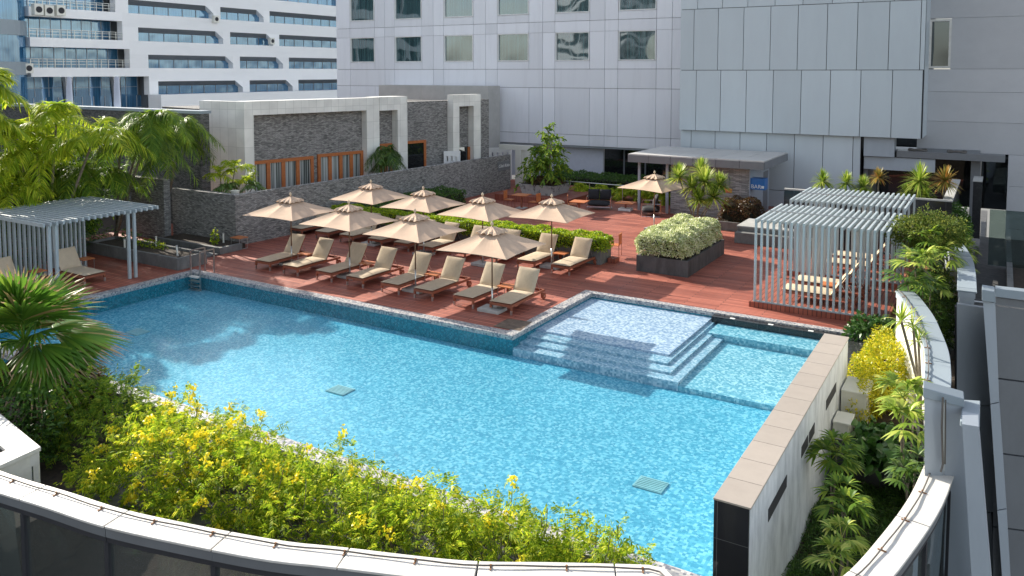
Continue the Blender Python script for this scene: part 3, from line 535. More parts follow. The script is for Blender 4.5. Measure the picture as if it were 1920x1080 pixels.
mb = MB(); slabpx(mb, ((1790, 575), (1860, 585), (2100, 590), (2100, 1300), (1790, 1300)), 18.42, 0.2); mb.build('backing', MT['joint'], tg)
# ---------------------------------------------------------------- stone walls at the left
def wallthing(name, lb, pts, z0, z1, m_, th=0.28, cat='wall'):
    tg = thing(name, lb, cat, (pts[0][0], pts[0][1], z0)); P = [Vector((*p, 0)) for p in pts]; Q = []
    for i, p in enumerate(P):
        if i == 0: n_ = (P[1]-p).normalized(); nn = Vector((-n_.y, n_.x, 0)); Q.append(p+nn*th)
        elif i == len(P)-1: n_ = (p-P[-2]).normalized(); nn = Vector((-n_.y, n_.x, 0)); Q.append(p+nn*th)
        else:
            a = (p-P[i-1]).normalized(); c = (P[i+1]-p).normalized(); na = Vector((-a.y, a.x, 0)); nc = Vector((-c.y, c.x, 0)); bs = (na+nc).normalized(); Q.append(p+bs*th/max(0.3, bs.dot(na)))
    mb = MB(); mb.prism([(v.x-P[0].x, v.y-P[0].y, 0) for v in P+Q[::-1]], (0, 0, z1-z0)); mb.build('wall_body', m_, tg); return tg, P, Q
sw, P, Q = wallthing('stone_wall', 'long low ledgestone wall behind the parasols, small sign near its end', [(-30.9, 22.18), (-26.85, 22.22), (-25.72, 42.2)], 0, 2.12, MT['stone'])
mb = MB(); a = Vector((-25.72, 42.2, 0))-Vector((-26.85, 22.22, 0)); a.normalize(); nn = Vector((a.y, -a.x, 0)); c = Vector((-25.72, 42.2, 0))-a*0.75+nn*0.003
mb.prism([(v.x+30.9, v.y-22.18, 1.22) for v in (c-a*0.62, c+a*0.62, c+a*0.62+nn*0.03, c-a*0.62+nn*0.03)], (0, 0, 0.55)); mb.build('sign_plate', MT['alu_dark'], sw)
cu = bpy.data.curves.new('sign_text', 'FONT'); cu.body = "Côté Rôtis"; cu.size = 0.26; cu.extrude = 0.004; cu.shear = 0.3; cu.align_x = 'CENTER'
to = bpy.data.objects.new('sign_text', cu); COL.objects.link(to); cu.materials.append(MT['white']); to.parent = sw
to.matrix_local = Matrix(((a.x, 0, nn.x, c.x+30.9+nn.x*0.036), (a.y, 0, nn.y, c.y-22.18+nn.y*0.036), (0, 1, 0, 1.42), (0, 0, 0, 1))); text_mesh(to)
shw = thing('shower_wall', 'upright pale ledgestone slab with a round shower head', 'wall', (-31.4, 21.35, 0))
mb = MB(); mb.box(-1.2, 1.1, 0, 0.3, 0, 2.62); mb.build('wall_body', MT['stone_mid'], shw)
mb = MB(); mb.tube([(-0.1, -0.001, 2.3), (-0.1, -0.4, 2.33), (-0.1, -0.45, 2.25)], 0.015); mb.tube([(-0.1, -0.45, 2.25), (-0.1, -0.45, 2.22)], 0.11, 16); mb.build('shower_head', MT['steel'], shw)
mb = MB(); mb.box(-50, -31.27, 24, 24.5, 0, 5.28); o = mb.build('tall_stone_wall', MT['stone_dark'])
tag(o, 'tall dark ledgestone wall behind the palms', 'wall')
mb = MB(); mb.box(-50, -31.24, 23.95, 24.6, 5.283, 5.42); mb.build('wall_cap', MT['rim_blue'], o)
# planters and shower pit
tg = thing('garden_planter', 'long low concrete planter beside the left pergola, small plants in it', 'planter', (-28.1, 18.9, 0))
mb = MB()
for bx in ((-31, -25.3, 18.3, 18.42), (-31, -25.3, 19.45, 19.57), (-25.42, -25.3, 18.42, 19.45), (-31, -30.88, 18.42, 19.45)): mb.box(*bx, 0, 0.45)
rel(mb, (-28.1, 18.9, 0)).build('planter_wall', MT['conc'], tg, bevel=0.01)
mb = MB(); mb.box(-30.87, -25.43, 18.43, 19.44, 0, 0.36); rel(mb, (-28.1, 18.9, 0)).build('soil', MT['soil'], tg)
mb = MB(); mb.box(-30.8, -26.1, 19.58, 20.75, 0.002, 0.06); tag(mb.build('shower_floor', MT['paving']), 'grey paved shower floor between the two concrete kerbs', 'paving')
tg = thing('garden_kerb', 'narrow concrete kerb bed along the dark stone wall', 'planter', (-28, 21, 0))
mb = MB()
for bx in ((-30.2, -26.1, 20.8, 20.95), (-26.25, -26.1, 20.95, 21.9)): mb.box(*bx, 0, 0.27)
rel(mb, (-28, 21, 0)).build('kerb', MT['conc'], tg, bevel=0.01)
mb = MB(); mb.box(-30.2, -26.25, 20.95, 22.17, 0, 0.2); rel(mb, (-28, 21, 0)).build('soil', MT['soil'], tg)
# ================================================================== BUILDINGS
# --- stone and cream annexe
dW = ray(2350, 135); WF = Frame((-30.68, 26.0), (dW.x, dW.y))
an = thing('annexe_building', 'low annexe with grey ledgestone walls, cream portal frames and brown timber windows', 'building', (-30.68, 26.0, 0), WF.rz)
def wf(px, py, off=0.0): return WF.sz(px, py, off)
def wbox(mbx, s0, s1, o0, o1, z0, z1, mi=0): return mbx.box(s0, s1, -o1, -o0, z0, z1, mi)     # offsets out of the wall are local -y
s710 = wf(711, 200)[0]; s688 = wf(688, 250)[0]; s745 = wf(745, 250)[0]; s763 = wf(763, 250)[0]; s921 = wf(921, 240)[0]; s843 = wf(843, 240)[0]; s855 = wf(855, 240)[0]; s882 = wf(882, 240)[0]; s895 = wf(895, 240)[0]
zt2 = wf(745, 181)[1]; zt3 = wf(870, 177)[1]; zs = wf(800, 190)[1]
print('ANNEXE', s688, s710, s745, s763, s843, s895, s921, zt2, zt3, zs)
mb = MB(); wbox(mb, 0.5, s763, -0.8, -0.45, 0, 5.15); mb.build('stone_infill', MT['stone'], an)
mb = MB(); wbox(mb, s763-0.002, s921, -0.8, -0.2, 0, zs); wbox(mb, s921-0.3, s921, -6, -0.82, 0, zs-0.3); mb.build('stone_infill', MT['stone'], an)
mb = MB(); wbox(mb, 0, 0.5, -0.9, 0, 0, 5.13); wbox(mb, 0, s710, -0.9, 0, 5.13, 5.8); wbox(mb, s688, s710, -0.9, 0, 0, 5.13); mb.build('portal_frame', MT['cream_tile'], an)
mb = MB(); wbox(mb, s710+0.003, s763, -1.2, 0.05, zt2-0.75, zt2); wbox(mb, s745, s763, -1.2, 0.05, 0, zt2-0.75); mb.build('portal_frame', MT['cream_tile'], an)
mb = MB(); wbox(mb, s843, s895, -0.19, 0.3, zt3-0.7, zt3); wbox(mb, s843, s855, -0.19, 0.3, 0, zt3-0.7); wbox(mb, s882, s895, -0.19, 0.3, 0, zt3-0.7); mb.build('portal_frame', MT['cream_tile'], an)
mb = MB(); e = Vector((-33.9, 26.0, 0)); q = [Vector((-30.68, 26.0, 0)), e, e+Vector((0, 0.4, 0)), Vector((-30.95, 26.4, 0))]
inv = Matrix.Rotation(-WF.rz, 3, 'Z'); mb.prism([inv@(v-Vector((-30.68, 26.0, 0))) for v in q], (0, 0, 5.79)); mb.build('end_wall', MT['cream_tile'], an)
mb = MB(); wbox(mb, 0.1, s763, -9, -0.91, 5.2, 5.3); wbox(mb, s763, s921-0.1, -9, -0.81, zs-0.35, zs-0.2); mb.build('roof', MT['conc_dark'], an)
def timber_window(s0, s1, z1, k, z0=0.1):
    o = -0.45; r = MB(); fw_ = 0.16
    wbox(r, s0, s1, o, o+0.12, z1-fw_, z1); wbox(r, s0, s0+fw_, o, o+0.12, z0, z1-fw_); wbox(r, s1-fw_, s1, o, o+0.12, z0, z1-fw_)
    wn = r.build('window', MT['brown_frame'], an); st = (s1-s0-fw_)/k
    for i in range(1, k): r = MB(); wbox(r, s0+fw_/2+st*i-0.1, s0+fw_/2+st*i+0.1, o+0.005, o+0.09, z0, z1-fw_); r.build('sash', MT['brown_frame'], wn)
    r = MB(); wbox(r, s0+fw_, s1-fw_, o+0.002, o+0.02, z0, z1-fw_); r.build('pane', MT['curtain_glass'], wn)
m, t, b = mat('curtained_pane'); L = t.links; tc = N(t, 'ShaderNodeTexCoord'); mp = N(t, 'ShaderNodeMapping'); mp.inputs['Scale'].default_value = (9, 1, 0.05)
nz = N(t, 'ShaderNodeTexNoise'); nz.inputs['Scale'].default_value = 1.6; nz.inputs['Detail'].default_value = 3; L.new(tc.outputs['Object'], mp.inputs[0]); L.new(mp.outputs[0], nz.inputs['Vector'])
r = ramp(t, [(0.42, (0.05, 0.06, 0.055)), (0.5, (0.30, 0.32, 0.30)), (0.62, (0.48, 0.50, 0.48))]); L.new(nz.outputs[0], r.inputs[0]); L.new(r.outputs[0], b.inputs['Base Color']); b.inputs['Roughness'].default_value = 0.15
MT['curtain_glass'] = m
w1 = wf(477, 301.7, -0.45); w1b = wf(585.7, 292.3, -0.45); w2 = wf(594, 290, -0.45); w2b = wf(678.6, 281, -0.45)
print('WIN', w1, w1b, w2, w2b)
timber_window(0.55, w1b[0], (w1[1]+w1b[1])/2, 4); timber_window(w2[0], w2b[0], (w2[1]+w2b[1])/2, 4)
d1 = wf(734, 268, -0.45); timber_window(s710+0.3, s745-0.1, d1[1], 2)
d2 = wf(797, 262, -0.2); r = MB(); wbox(r, s763+0.1, d2[0], -0.2, -0.1, d2[1]-0.15, d2[1]); wbox(r, d2[0]-0.15, d2[0], -0.2, -0.1, 0.1, d2[1]-0.15)
dn = r.build('door', MT['brown_frame'], an); r = MB(); wbox(r, s763+0.1, d2[0]-0.15, -0.198, -0.15, 0.1, d2[1]-0.15); r.build('pane', MT['glass_dark'], dn)
r = MB(); wbox(r, s855+0.05, s882, -0.19, -0.05, 0.1, wf(870, 276)[1]); dn = r.build('door', MT['glass_dark'], an); r = MB(); wbox(r, s882-0.2, s882-0.03, -0.05, 0.0, 0.1, wf(870, 276)[1]); r.build('frame', MT['brown_frame'], dn)
# low white slotted screens behind the wall
tg = thing('slotted_screen', 'white screen with upright slots in front of the annexe door', 'screen')
def scr(tg, pts, d):
    mb = MB(); (xa, ya, yb), (xb, yc, yd), k = pts; n_ = k*2+1
    p0 = AD(xa, ya, d); p1 = AD(xb, yc, d); zb = 1.2; zt = (p0.z+p1.z)/2
    dd = (p1-p0); dd.z = 0
    mb.prism([p0+Vector((0, 0, zt-0.3-p0.z)), p0+dd+Vector((0, 0, zt-0.3-p0.z)), p0+dd+Vector((0, 0, zt-p0.z)), p0+Vector((0, 0, zt-p0.z))], (0, 0.12, 0))
    mb.prism([p0+Vector((0, 0, zb-1-p0.z)), p0+dd+Vector((0, 0, zb-1-p0.z)), p0+dd+Vector((0, 0, zt-0.62-p0.z)), p0+Vector((0, 0, zt-0.62-p0.z))], (0, 0.12, 0))
    for i in range(0, n_, 2):
        a = p0+dd*(i/n_); b_ = p0+dd*((i+1)/n_); mb.prism([Vector((a.x, a.y, zt-0.62)), Vector((b_.x, b_.y, zt-0.62)), Vector((b_.x, b_.y, zt-0.3)), Vector((a.x, a.y, zt-0.3))], (0, 0.12, 0))
    mb.build('screen_panel', MT['white'], tg)
scr(tg, ((832, 283, 306), (861, 284, 300), 3), 47.5)
tg = thing('slotted_screen', 'long pale screen with small square openings behind the stone wall end', 'screen'); scr(tg, ((897, 275, 295), (958, 279, 290), 6), 52)
mb = MB(); p = G(1000, 375, 0); 
tg = thing('gate_wall', 'white gate wall with a tall opening beside the end of the stone wall', 'wall')
for a_, b_ in (((966, 281), (977, 281)), ((984, 281), (996, 281))):
    q0 = AY(a_[0], a_[1], 43.4); q1 = AY(b_[0], b_[1], 43.4); mb = MB(); mb.box(q0.x, q1.x, 43.4, 43.7, 0, q0.z); mb.build('pier', MT['cream'], tg)
q0 = AY(966, 281, 43.4); q1 = AY(996, 281, 43.4); mb = MB(); mb.box(q0.x-1.2, q1.x, 43.38, 43.72, q0.z, q0.z+0.3); mb.box(AY(977, 281, 43.4).x, AY(984, 281, 43.4).x, 43.5, 43.6, 0, q0.z); mb.build('lintel', MT['cream'], tg)
# --- grey plant box on the annexe roof
mb = MB(); q0 = AY(710, 157, 45.5); q1 = AY(915, 163, 45.5); q2 = AY(915, 200, 45.5); mb.box(q0.x, q1.x, 45.5, 47.0, 2, q1.z+0.05)
for i, px in enumerate((742, 790, 833)): a = AY(px, 160, 45.5); mb.box(a.x-0.02, a.x+0.02, 45.49, 45.5, 3, q1.z)
tag(mb.build('roof_plant_box', plain('warm_grey_render', (0.45, 0.44, 0.42), 0.8, 0.12, 1.0)), 'plain grey box wall between the annexe roof and the hotel', 'wall')
# --- hotel
dH = -ray(-1750, 135); pH = AY(1090, 300, 47.5); HF = Frame((pH.x, pH.y), (dH.x, dH.y))
ht = thing('hotel_tower', 'pale lavender-grey panelled hotel facade with two rows of teal windows', 'building', (pH.x, pH.y, 0), HF.rz)
zx = lambda v: 600+v/2.8235
SL = [HF.sz(zx(v), 115)[0] for v in (88, 160, 291, 343, 395, 540, 600, 655, 812, 877, 938, 1106, 1178, 1243, 1427, 1507, 1577, 1780, 1862)]+[HF.sz(1290, 115)[0]]
wins = {1, 4, 7, 10, 13, 16}
zw0 = np.mean([HF.sz(zx(v), y/2.8235)[1] for v, y in ((225, 322), (470, 325), (740, 325), (1025, 327), (1340, 328), (1680, 326))])
zw1 = np.mean([HF.sz(zx(v), y/2.8235)[1] for v, y in ((225, 193), (470, 188), (740, 185), (1025, 180), (1340, 172), (1680, 165))])
zu0 = np.mean([HF.sz(zx(v), y/2.8235)[1] for v, y in ((225, 105), (470, 98), (740, 92), (1025, 82), (1340, 71), (1680, 57))]); st = zu0-zw0
zb = np.mean([HF.sz(920.5, 265.6)[1], HF.sz(1227, 279.8)[1]])
print('HOTEL', [round(x, 2) for x in SL], zw0, zw1, zu0, zb)
DL = zw0-HF.sz(1040, 366/2.8235)[1]; ZL = [zb, zb+0.72, HF.sz(1040, 465/2.8235)[1], zw0-DL]
for k in range(4): ZL += [zw0+k*st, zw1+k*st, zw0+(k+1)*st-DL]
pan = MB(); gp = 0.013
def zone(z): 
    for k in range(5):
        if abs(z-(zw0+k*st)) < 1e-3: return True
    return False
for i in range(len(SL)-1):
    for j in range(len(ZL)-1):
        if zone(ZL[j]) and i in wins: continue
        if zone(ZL[j]): continue
        s0, s1, z0, z1 = SL[i]+gp, SL[i+1]-gp, ZL[j]+gp, ZL[j+1]-gp
        if j+1 < len(ZL)-1 and zone(ZL[j+1]) and i not in wins: z1 = ZL[j+2]-gp*0.6
        if zone(ZL[j-1]) and j: z0 = ZL[j]+gp*0.6
        if j == 2 and i in (2, 5, 8, 11, 14): continue
        if j == 2 and i in (1, 4, 7, 10, 13): s1 = SL[i+2]-gp
        pan.box(s0, s1, 0, 0.12, z0, z1)
pan.build('facade_panels', MT['alu_lav'], ht)
mb = MB()
e0, e1 = SL[0]+0.02, SL[-1]-0.01
for j in range(len(ZL)-1):
    if zone(ZL[j]):
        xs = [e0]+[v for i in sorted(wins) for v in (SL[i]+0.03, SL[i+1]-0.03)]+[e1]
        for a, b_ in zip(xs[::2], xs[1::2]): mb.box(a, b_, 0.14, 0.5, ZL[j]-0.03, ZL[j+1]+0.03)
    else: mb.box(e0, e1, 0.14, 0.5, ZL[j]+0.0301 if j and zone(ZL[j-1]) else ZL[j]+0.0001, ZL[j+1]-0.0301 if zone(ZL[j+1]) else ZL[j+1])
mb.build('facade_backing', MT['joint_grey'], ht)
mb = MB(); mb.box(SL[0], SL[-1], 0.9, 12, zb, 18); mb.build('building_core', MT['alu_lav'], ht)
for k in range(4):
    for i in sorted(wins):
        z0, z1 = zw0+k*st, zw1+k*st; s0, s1 = SL[i]+0.03, SL[i+1]-0.03
        mb = MB(); f_ = 0.06
        mb.box(s0, s1, -0.03, 0.2, z0, z0+f_); mb.box(s0, s1, -0.0, 0.2, z1-f_, z1); mb.box(s0, s0+f_, 0, 0.2, z0+f_, z1-f_); mb.box(s1-f_, s1, 0, 0.2, z0+f_, z1-f_)
        wo = mb.build('window', MT['white'], ht); mb = MB(); mb.box(s0+f_, s1-f_, 0.12, 0.16, z0+f_, z1-f_); mb.build('pane', MT['glass_teal'], wo)
# ground floor, set back
mb = MB(); sa = HF.sz(860, 300)[0]; sb = HF.sz(1123, 300)[0]; sc = HF.sz(1330, 300)[0]; mb.box(sa, sb, 0.7, 1.1, 0, zb); mb.build('ground_floor_wall', plain('lavender_wall', (0.62, 0.64, 0.72), 0.7, 0.06), ht)
mb = MB(); mb.box(sa, sc, 0.1, 2.5, zb-0.12, zb-0.002); mb.build('soffit', MT['alu_grey'], ht)
for i in range(5):
    a = sb+0.05+(sc-sb)*i/5; b_ = sb+(sc-sb)*(i+1)/5; mb = MB(); mb.box(a, b_-0.05, 0.8, 0.85, 0, zb-0.13); mb.build('glass_panel', MT['glass_dark'], ht)
    mb = MB(); mb.box(b_-0.048, b_+0.048, 0.75, 0.9, 0, zb-0.13); mb.build('mullion', MT['alu_dark'], ht)
# --- blue-grey projecting block
pb = thing('panelled_block', 'windowless projecting block clad in tall blue-grey panels with dark joints', 'building', (-9, 43.5, 0))
c3 = lambda v: 1240+v/2.8235
X0 = AY(1275, 131, 43.5).x; X1 = AY(1733, 131, 43.5).x; gp = 0.03
def row(vs, yref, z0, z1, Y, xa, xb, mbx):
    xs = [xa]+[AY(c3(v), yref, Y).x for v in vs if xa < AY(c3(v), yref, Y).x < xb]+[xb]
    for a, b_ in zip(xs[:-1], xs[1:]):
        if b_-a > 0.1: mbx.box(a+gp/2, b_-gp/2, Y, Y+0.12, z0+gp/2, z1-gp/2)
mb = MB()
row([183, 312, 448, 590, 738, 892, 1053, 1220, 1380], 190, 3.95, 7.30, 43.5, X0, X1, mb); row([172, 300, 435, 577, 722, 877, 1037, 1205, 1372], 70, 7.30, 10.66, 43.5, X0, X1, mb)
row([193, 323, 458, 602, 750, 905, 1067, 1232], 5, 10.66, 14.0, 43.5, X0, X1, mb); row([183, 312, 448, 590, 738, 892, 1053, 1220, 1380], 0, 14.0, 17.3, 43.5, X0, X1, mb)
rel(mb, (-9, 43.5, 0)).build('facade_panels', MT['alu_blue'], pb)
X2 = AY(1613, 300, 43.75).x; mb = MB(); row([157, 284, 416, 557, 705, 856, 1015], 270, 0.9, 3.95, 43.75, X0, X2, mb); row([250, 700, 1015], 270, 0.0, 0.9, 43.75, X0, X2, mb); rel(mb, (-9, 43.5, 0)).build('lower_panels', MT['alu_blue'], pb)
mb = MB(); mb.box(X0+0.02, X1-0.02, 43.64, 43.9, 3.96, 17.3); mb.box(X0+0.02, X2-0.02, 43.89, 47.3, 0, 3.95); rel(mb, (-9, 43.5, 0)).build('backing', MT['joint'], pb)
mb = MB(); mb.box(X0+0.02, X1, 43.9, 46.3, 3.98, 17.3); rel(mb, (-9, 43.5, 0)).build('block_side', MT['alu_blue'], pb)
# --- right background wall
rw = thing('grey_side_building', 'plain grey building wall at the upper right with a single window', 'building', (3, 46.2, 0)); mb = MB(); zl = [-20, -4, -0.5, 1.6, 3.15, 4.7, 6.2, 7.35, 9.9, 11.6, 14, 17]
for a, b_ in zip(zl[:-1], zl[1:]):
    if a in (7.35,): mb.box(-3.6, AY(1742, 90, 46.2).x, 46.2, 46.6, a+0.006, b_-0.006); mb.box(AY(1783, 90, 46.2).x, 16, 46.2, 46.6, a+0.006, b_-0.006)
    else: mb.box(0.45 if b_ < 3.5 else -3.6, 16, 46.2, 46.6, a+0.006, b_-0.006)
rel(mb, (3, 46.2, 0)).build('wall_panels', MT['wall_grey'], rw)
mb = MB(); xa, xb = AY(1742, 90, 46.2).x, AY(1783, 90, 46.2).x; mb.box(-3.0, 16, 46.61, 47.2, 3.15, 7.3); mb.box(0.5, 16, 46.61, 47.2, -20, 3.14); mb.box(-3.0, 16, 46.61, 47.2, 9.95, 17); mb.box(-3.0, xa, 46.61, 47.2, 7.3, 9.95); mb.box(xb, 16, 46.61, 47.2, 7.3, 9.95); rel(mb, (3, 46.2, 0)).build('backing', MT['joint_grey'], rw)
mb = MB(); f_ = 0.1; mb.box(xa, xb, 46.15, 46.5, 7.38, 7.5); mb.box(xa, xb, 46.15, 46.5, 9.75, 9.87); mb.box(xa, xa+f_, 46.15, 46.5, 7.5, 9.75); mb.box(xb-f_, xb, 46.15, 46.5, 7.5, 9.75); wo = rel(mb, (3, 46.2, 0)).build('window', MT['rim'], rw)
mb = MB(); mb.box(xa+f_, xb-f_, 46.35, 46.4, 7.5, 9.75); rel(mb, (3, 46.2, 0)).build('pane', MT['glass_dark'], wo)
# --- entrance recess and canopies
en = thing('entrance_canopy', 'dark recessed entrance under layered grey canopies right of the block', 'entrance', (-4, 44, 0)); R4 = lambda m_: rel(m_, (-4, 44, 0))
mb = MB(); mb.box(-5.8, -4.4, 43.78, 44.6, 2.98, 3.93); R4(mb).build('hanging_box', MT['alu_grey'], en)
q = AY(1617, 300, 43.6); mb = MB(); mb.box(-5.8, -0.75, 44.62, 46.4, 2.95, 3.3); mb.box(-4.3, 0.3, 43.9, 44.6, 2.98, 3.3); R4(mb).build('canopy', MT['alu_dark'], en)
mb = MB(); mb.box(-5.8, -2.6, 44.0, 44.2, 2.3, 2.94); R4(mb).build('canopy_fascia', MT['alu_grey'], en)
mb = MB(); mb.box(-6.5, 0.6, 49.0, 49.2, 0, 3.6); R4(mb).build('recess_glass', MT['glass_dark'], en)
mb = MB(); mb.box(-5.85, -5.65, 44.3, 48, 0, 2.94); R4(mb).build('recess_pier', MT['alu_dark'], en); mb = MB(); mb.box(-1.1, -0.7, 44.7, 48, 0, 2.94); R4(mb).build('recess_pier', MT['alu_dark'], en)
for i, (x, lb) in enumerate(((-3.4, 'black coiled cable lying on the canopy, left of two'), (-1.7, 'black round fitting on the canopy, right of two'))):
    mb = MB(); mb.tube([(0.28*math.cos(a)*1.4, 0.2*math.sin(a), 0.05+0.03*math.sin(3*a)) for a in np.linspace(0, 6.2, 24)], 0.05, 6); o = mb.build('roof_fitting', MT['rubber']); o.location = (x, 44.25, 3.31); tag(o, lb, 'fitting')
# --- black pier, side terrace, glass screen
q = AX(1831, 341, -0.79); print('PIER', q); mb = MB(); mb.box(-0.92, -0.58, q.y, 44, -0.4, q.z); mb2 = MB(); mb2.box(-0.94, -0.56, q.y-0.02, 44.02, q.z+0.002, q.z+0.05)
tg = thing('garden_screen_wall', 'thin black granite wall with pale top edge beside the dark planting', 'wall'); mb.build('wall_body', MT['granite'], tg); mb2.build('coping', MT['conc_pale'], tg)
mb = MB(); mb.box(-0.6, 14, 24.5, 46.1, -2.4, -1.0); tag(mb.build('side_terrace', MT['conc_dark']), kind=ST)
tg = thing('concrete_trough', 'weathered concrete trough on the side terrace behind the glass screen', 'trough', (0.6, 30, -1))
mb = MB(); mb.box(-0.15, 0.05, -5, 9, 0, 0.5); mb.box(1.5, 1.7, -5, 9, 0, 0.5); mb.box(0.05, 1.5, -5, -4.8, 0, 0.5); mb.build('trough_wall', MT['conc'], tg); mb = MB(); mb.box(0.06, 1.49, -4.79, 8.9, 0, 0.25); mb.build('soil', MT['soil'], tg)
tg = thing('glass_screen', 'clear glass screen with thin steel rail at the far right', 'screen', (0, 26, -1)); mb = MB(); mb.box(-0.2, 2.6, 12.0, 12.02, 0.3, 2.6); mb.build('glass_panel', MT['glass_clear'], tg)
mb = MB(); mb.tube([(-0.5, 0, 1.7), (2.2, 0, 1.7)], 0.03); mb.tube([(2.2, 0, 0), (2.2, 0, 1.7)], 0.03); mb.tube([(2.2, 0, 1.7), (2.6, 12, 2.6)], 0.03); mb.build('rail', MT['steel'], tg)
# --- bar kiosk
bk = thing('bar_kiosk', 'bar kiosk with flat grey overhanging roof, pale stone wall and blue sign', 'kiosk', (-13, 39, 0)); R5 = lambda m_: rel(m_, (-13, 39, 0))
mb = MB(); zt = 3.0; q = [G(*p, zt) for p in ((1178, 289), (1435, 303), (1468, 287), (1240, 273))]
xL, xR, yF, yB = -16.3, -9.4, 38.35, 43.3
nx = 6; ny = 3
for i in range(nx):
    for j in range(ny): mb.box(xL+(xR-xL)*i/nx+0.012, xL+(xR-xL)*(i+1)/nx-0.012, yF+(yB-yF)*j/ny+0.012, yF+(yB-yF)*(j+1)/ny-0.012, 2.94, 3.0)
R5(mb).build('roof_panels', MT['roof_grey'], bk); mb = MB(); mb.box(xL+0.02, xR-0.02, yF+0.02, yB-0.02, 2.9, 2.93); R5(mb).build('soffit', MT['joint'], bk)
mb = MB()
for i in range(nx): mb.box(xL+(xR-xL)*i/nx+0.008, xL+(xR-xL)*(i+1)/nx-0.008, yF-0.01, yF+0.1, 2.58, 2.935)
mb.box(xR-0.1, xR+0.01, yF+0.11, yB, 2.58, 2.935); mb.box(xL-0.01, xL+0.1, yF+0.11, yB, 2.58, 2.935); R5(mb).build('roof_fascia', MT['alu_dark'], bk)
xs0 = AY(1257, 380, 39.0).x; xs1 = AY(1404, 380, 39.0).x; mb = MB(); mb.box(xs0, xs1, 39.0, 39.3, 0, 2.9); R5(mb).build('stone_wall_panel', MT['stone_light'], bk)
mb = MB(); mb.box(xs1+0.003, xs1+0.03, 39.0, 42.8, 0, 2.9); R5(mb).build('side_wall', MT['alu_grey'], bk); mb = MB(); mb.box(xs1+0.031, xs1+0.04, 41.6, 42.5, 0, 2.1); R5(mb).build('door', MT['alu_dark'], bk)
mb = MB(); mb.box(xL+0.3, xL+0.42, 39, 39.12, 0, 2.6); R5(mb).build('post', MT['alu_grey'], bk); mb = MB(); mb.box(xL+0.3, xs0, 42.6, 42.8, 0, 2.9); R5(mb).build('back_wall', MT['glass_dark'], bk)
mb = MB(); x_ = AY(1251, 380, 38.9).x; mb.box(x_-0.06, x_+0.06, 38.8, 38.92, 0, 2.57); R5(mb).build('post', MT['alu_grey'], bk)
a = AX(1407, 335, xs1+0.05); b_ = AX(1437, 355, xs1+0.05)
sb_ = MB(); sx = xs1+0.05; sb_.box(sx, sx+0.6, 39.05, 39.22, a.z-0.05, a.z-0.0); sb_ = MB(); q0 = AY(1407, 334, 39.1); q1 = AY(1434, 357, 39.1)
sb_.box(q0.x, q1.x, 39.1, 39.65, q1.z, q0.z); sg = R5(sb_).build('sign', MT['blue_sign'], bk)
cu = bpy.data.curves.new('sign_text', 'FONT'); cu.body = 'BAR'; cu.size = 0.27; cu.extrude = 0.004; to = bpy.data.objects.new('sign_text', cu); COL.objects.link(to); cu.materials.append(MT['white']); to.parent = sg
to.matrix_local = Matrix.Translation((q0.x+13+0.03, 0.095, q1.z+0.06))@Matrix.Rotation(math.pi/2, 4, 'X'); text_mesh(to)
mb = MB(); mb.box(q0.x+0.53, q0.x+0.66, 39.09, 39.1, q1.z+0.08, q1.z+0.2); R5(mb).build('sign_mark', MT['white'], sg)
for px, py, s_ in ((1363, 339, 0), (1265+0, 384, 1)):
    q = AY(1364 if s_ == 0 else 1262+4, py, 38.99)
mb = MB(); q = AY(1364, 340, 38.9); mb.box(q.x-0.07, q.x+0.07, 38.9, 38.995, q.z-0.18, q.z+0.18); R5(mb).build('wall_lamp', MT['alu_dark'], bk)
mb = MB(); q = AY(1290, 383, 38.9); q = AY(1356, 384, 38.9); mb.box(q.x, q.x+0.4, 38.95, 38.995, 1.3, 1.5); R5(mb).build('notice', MT['teak_top'], bk)
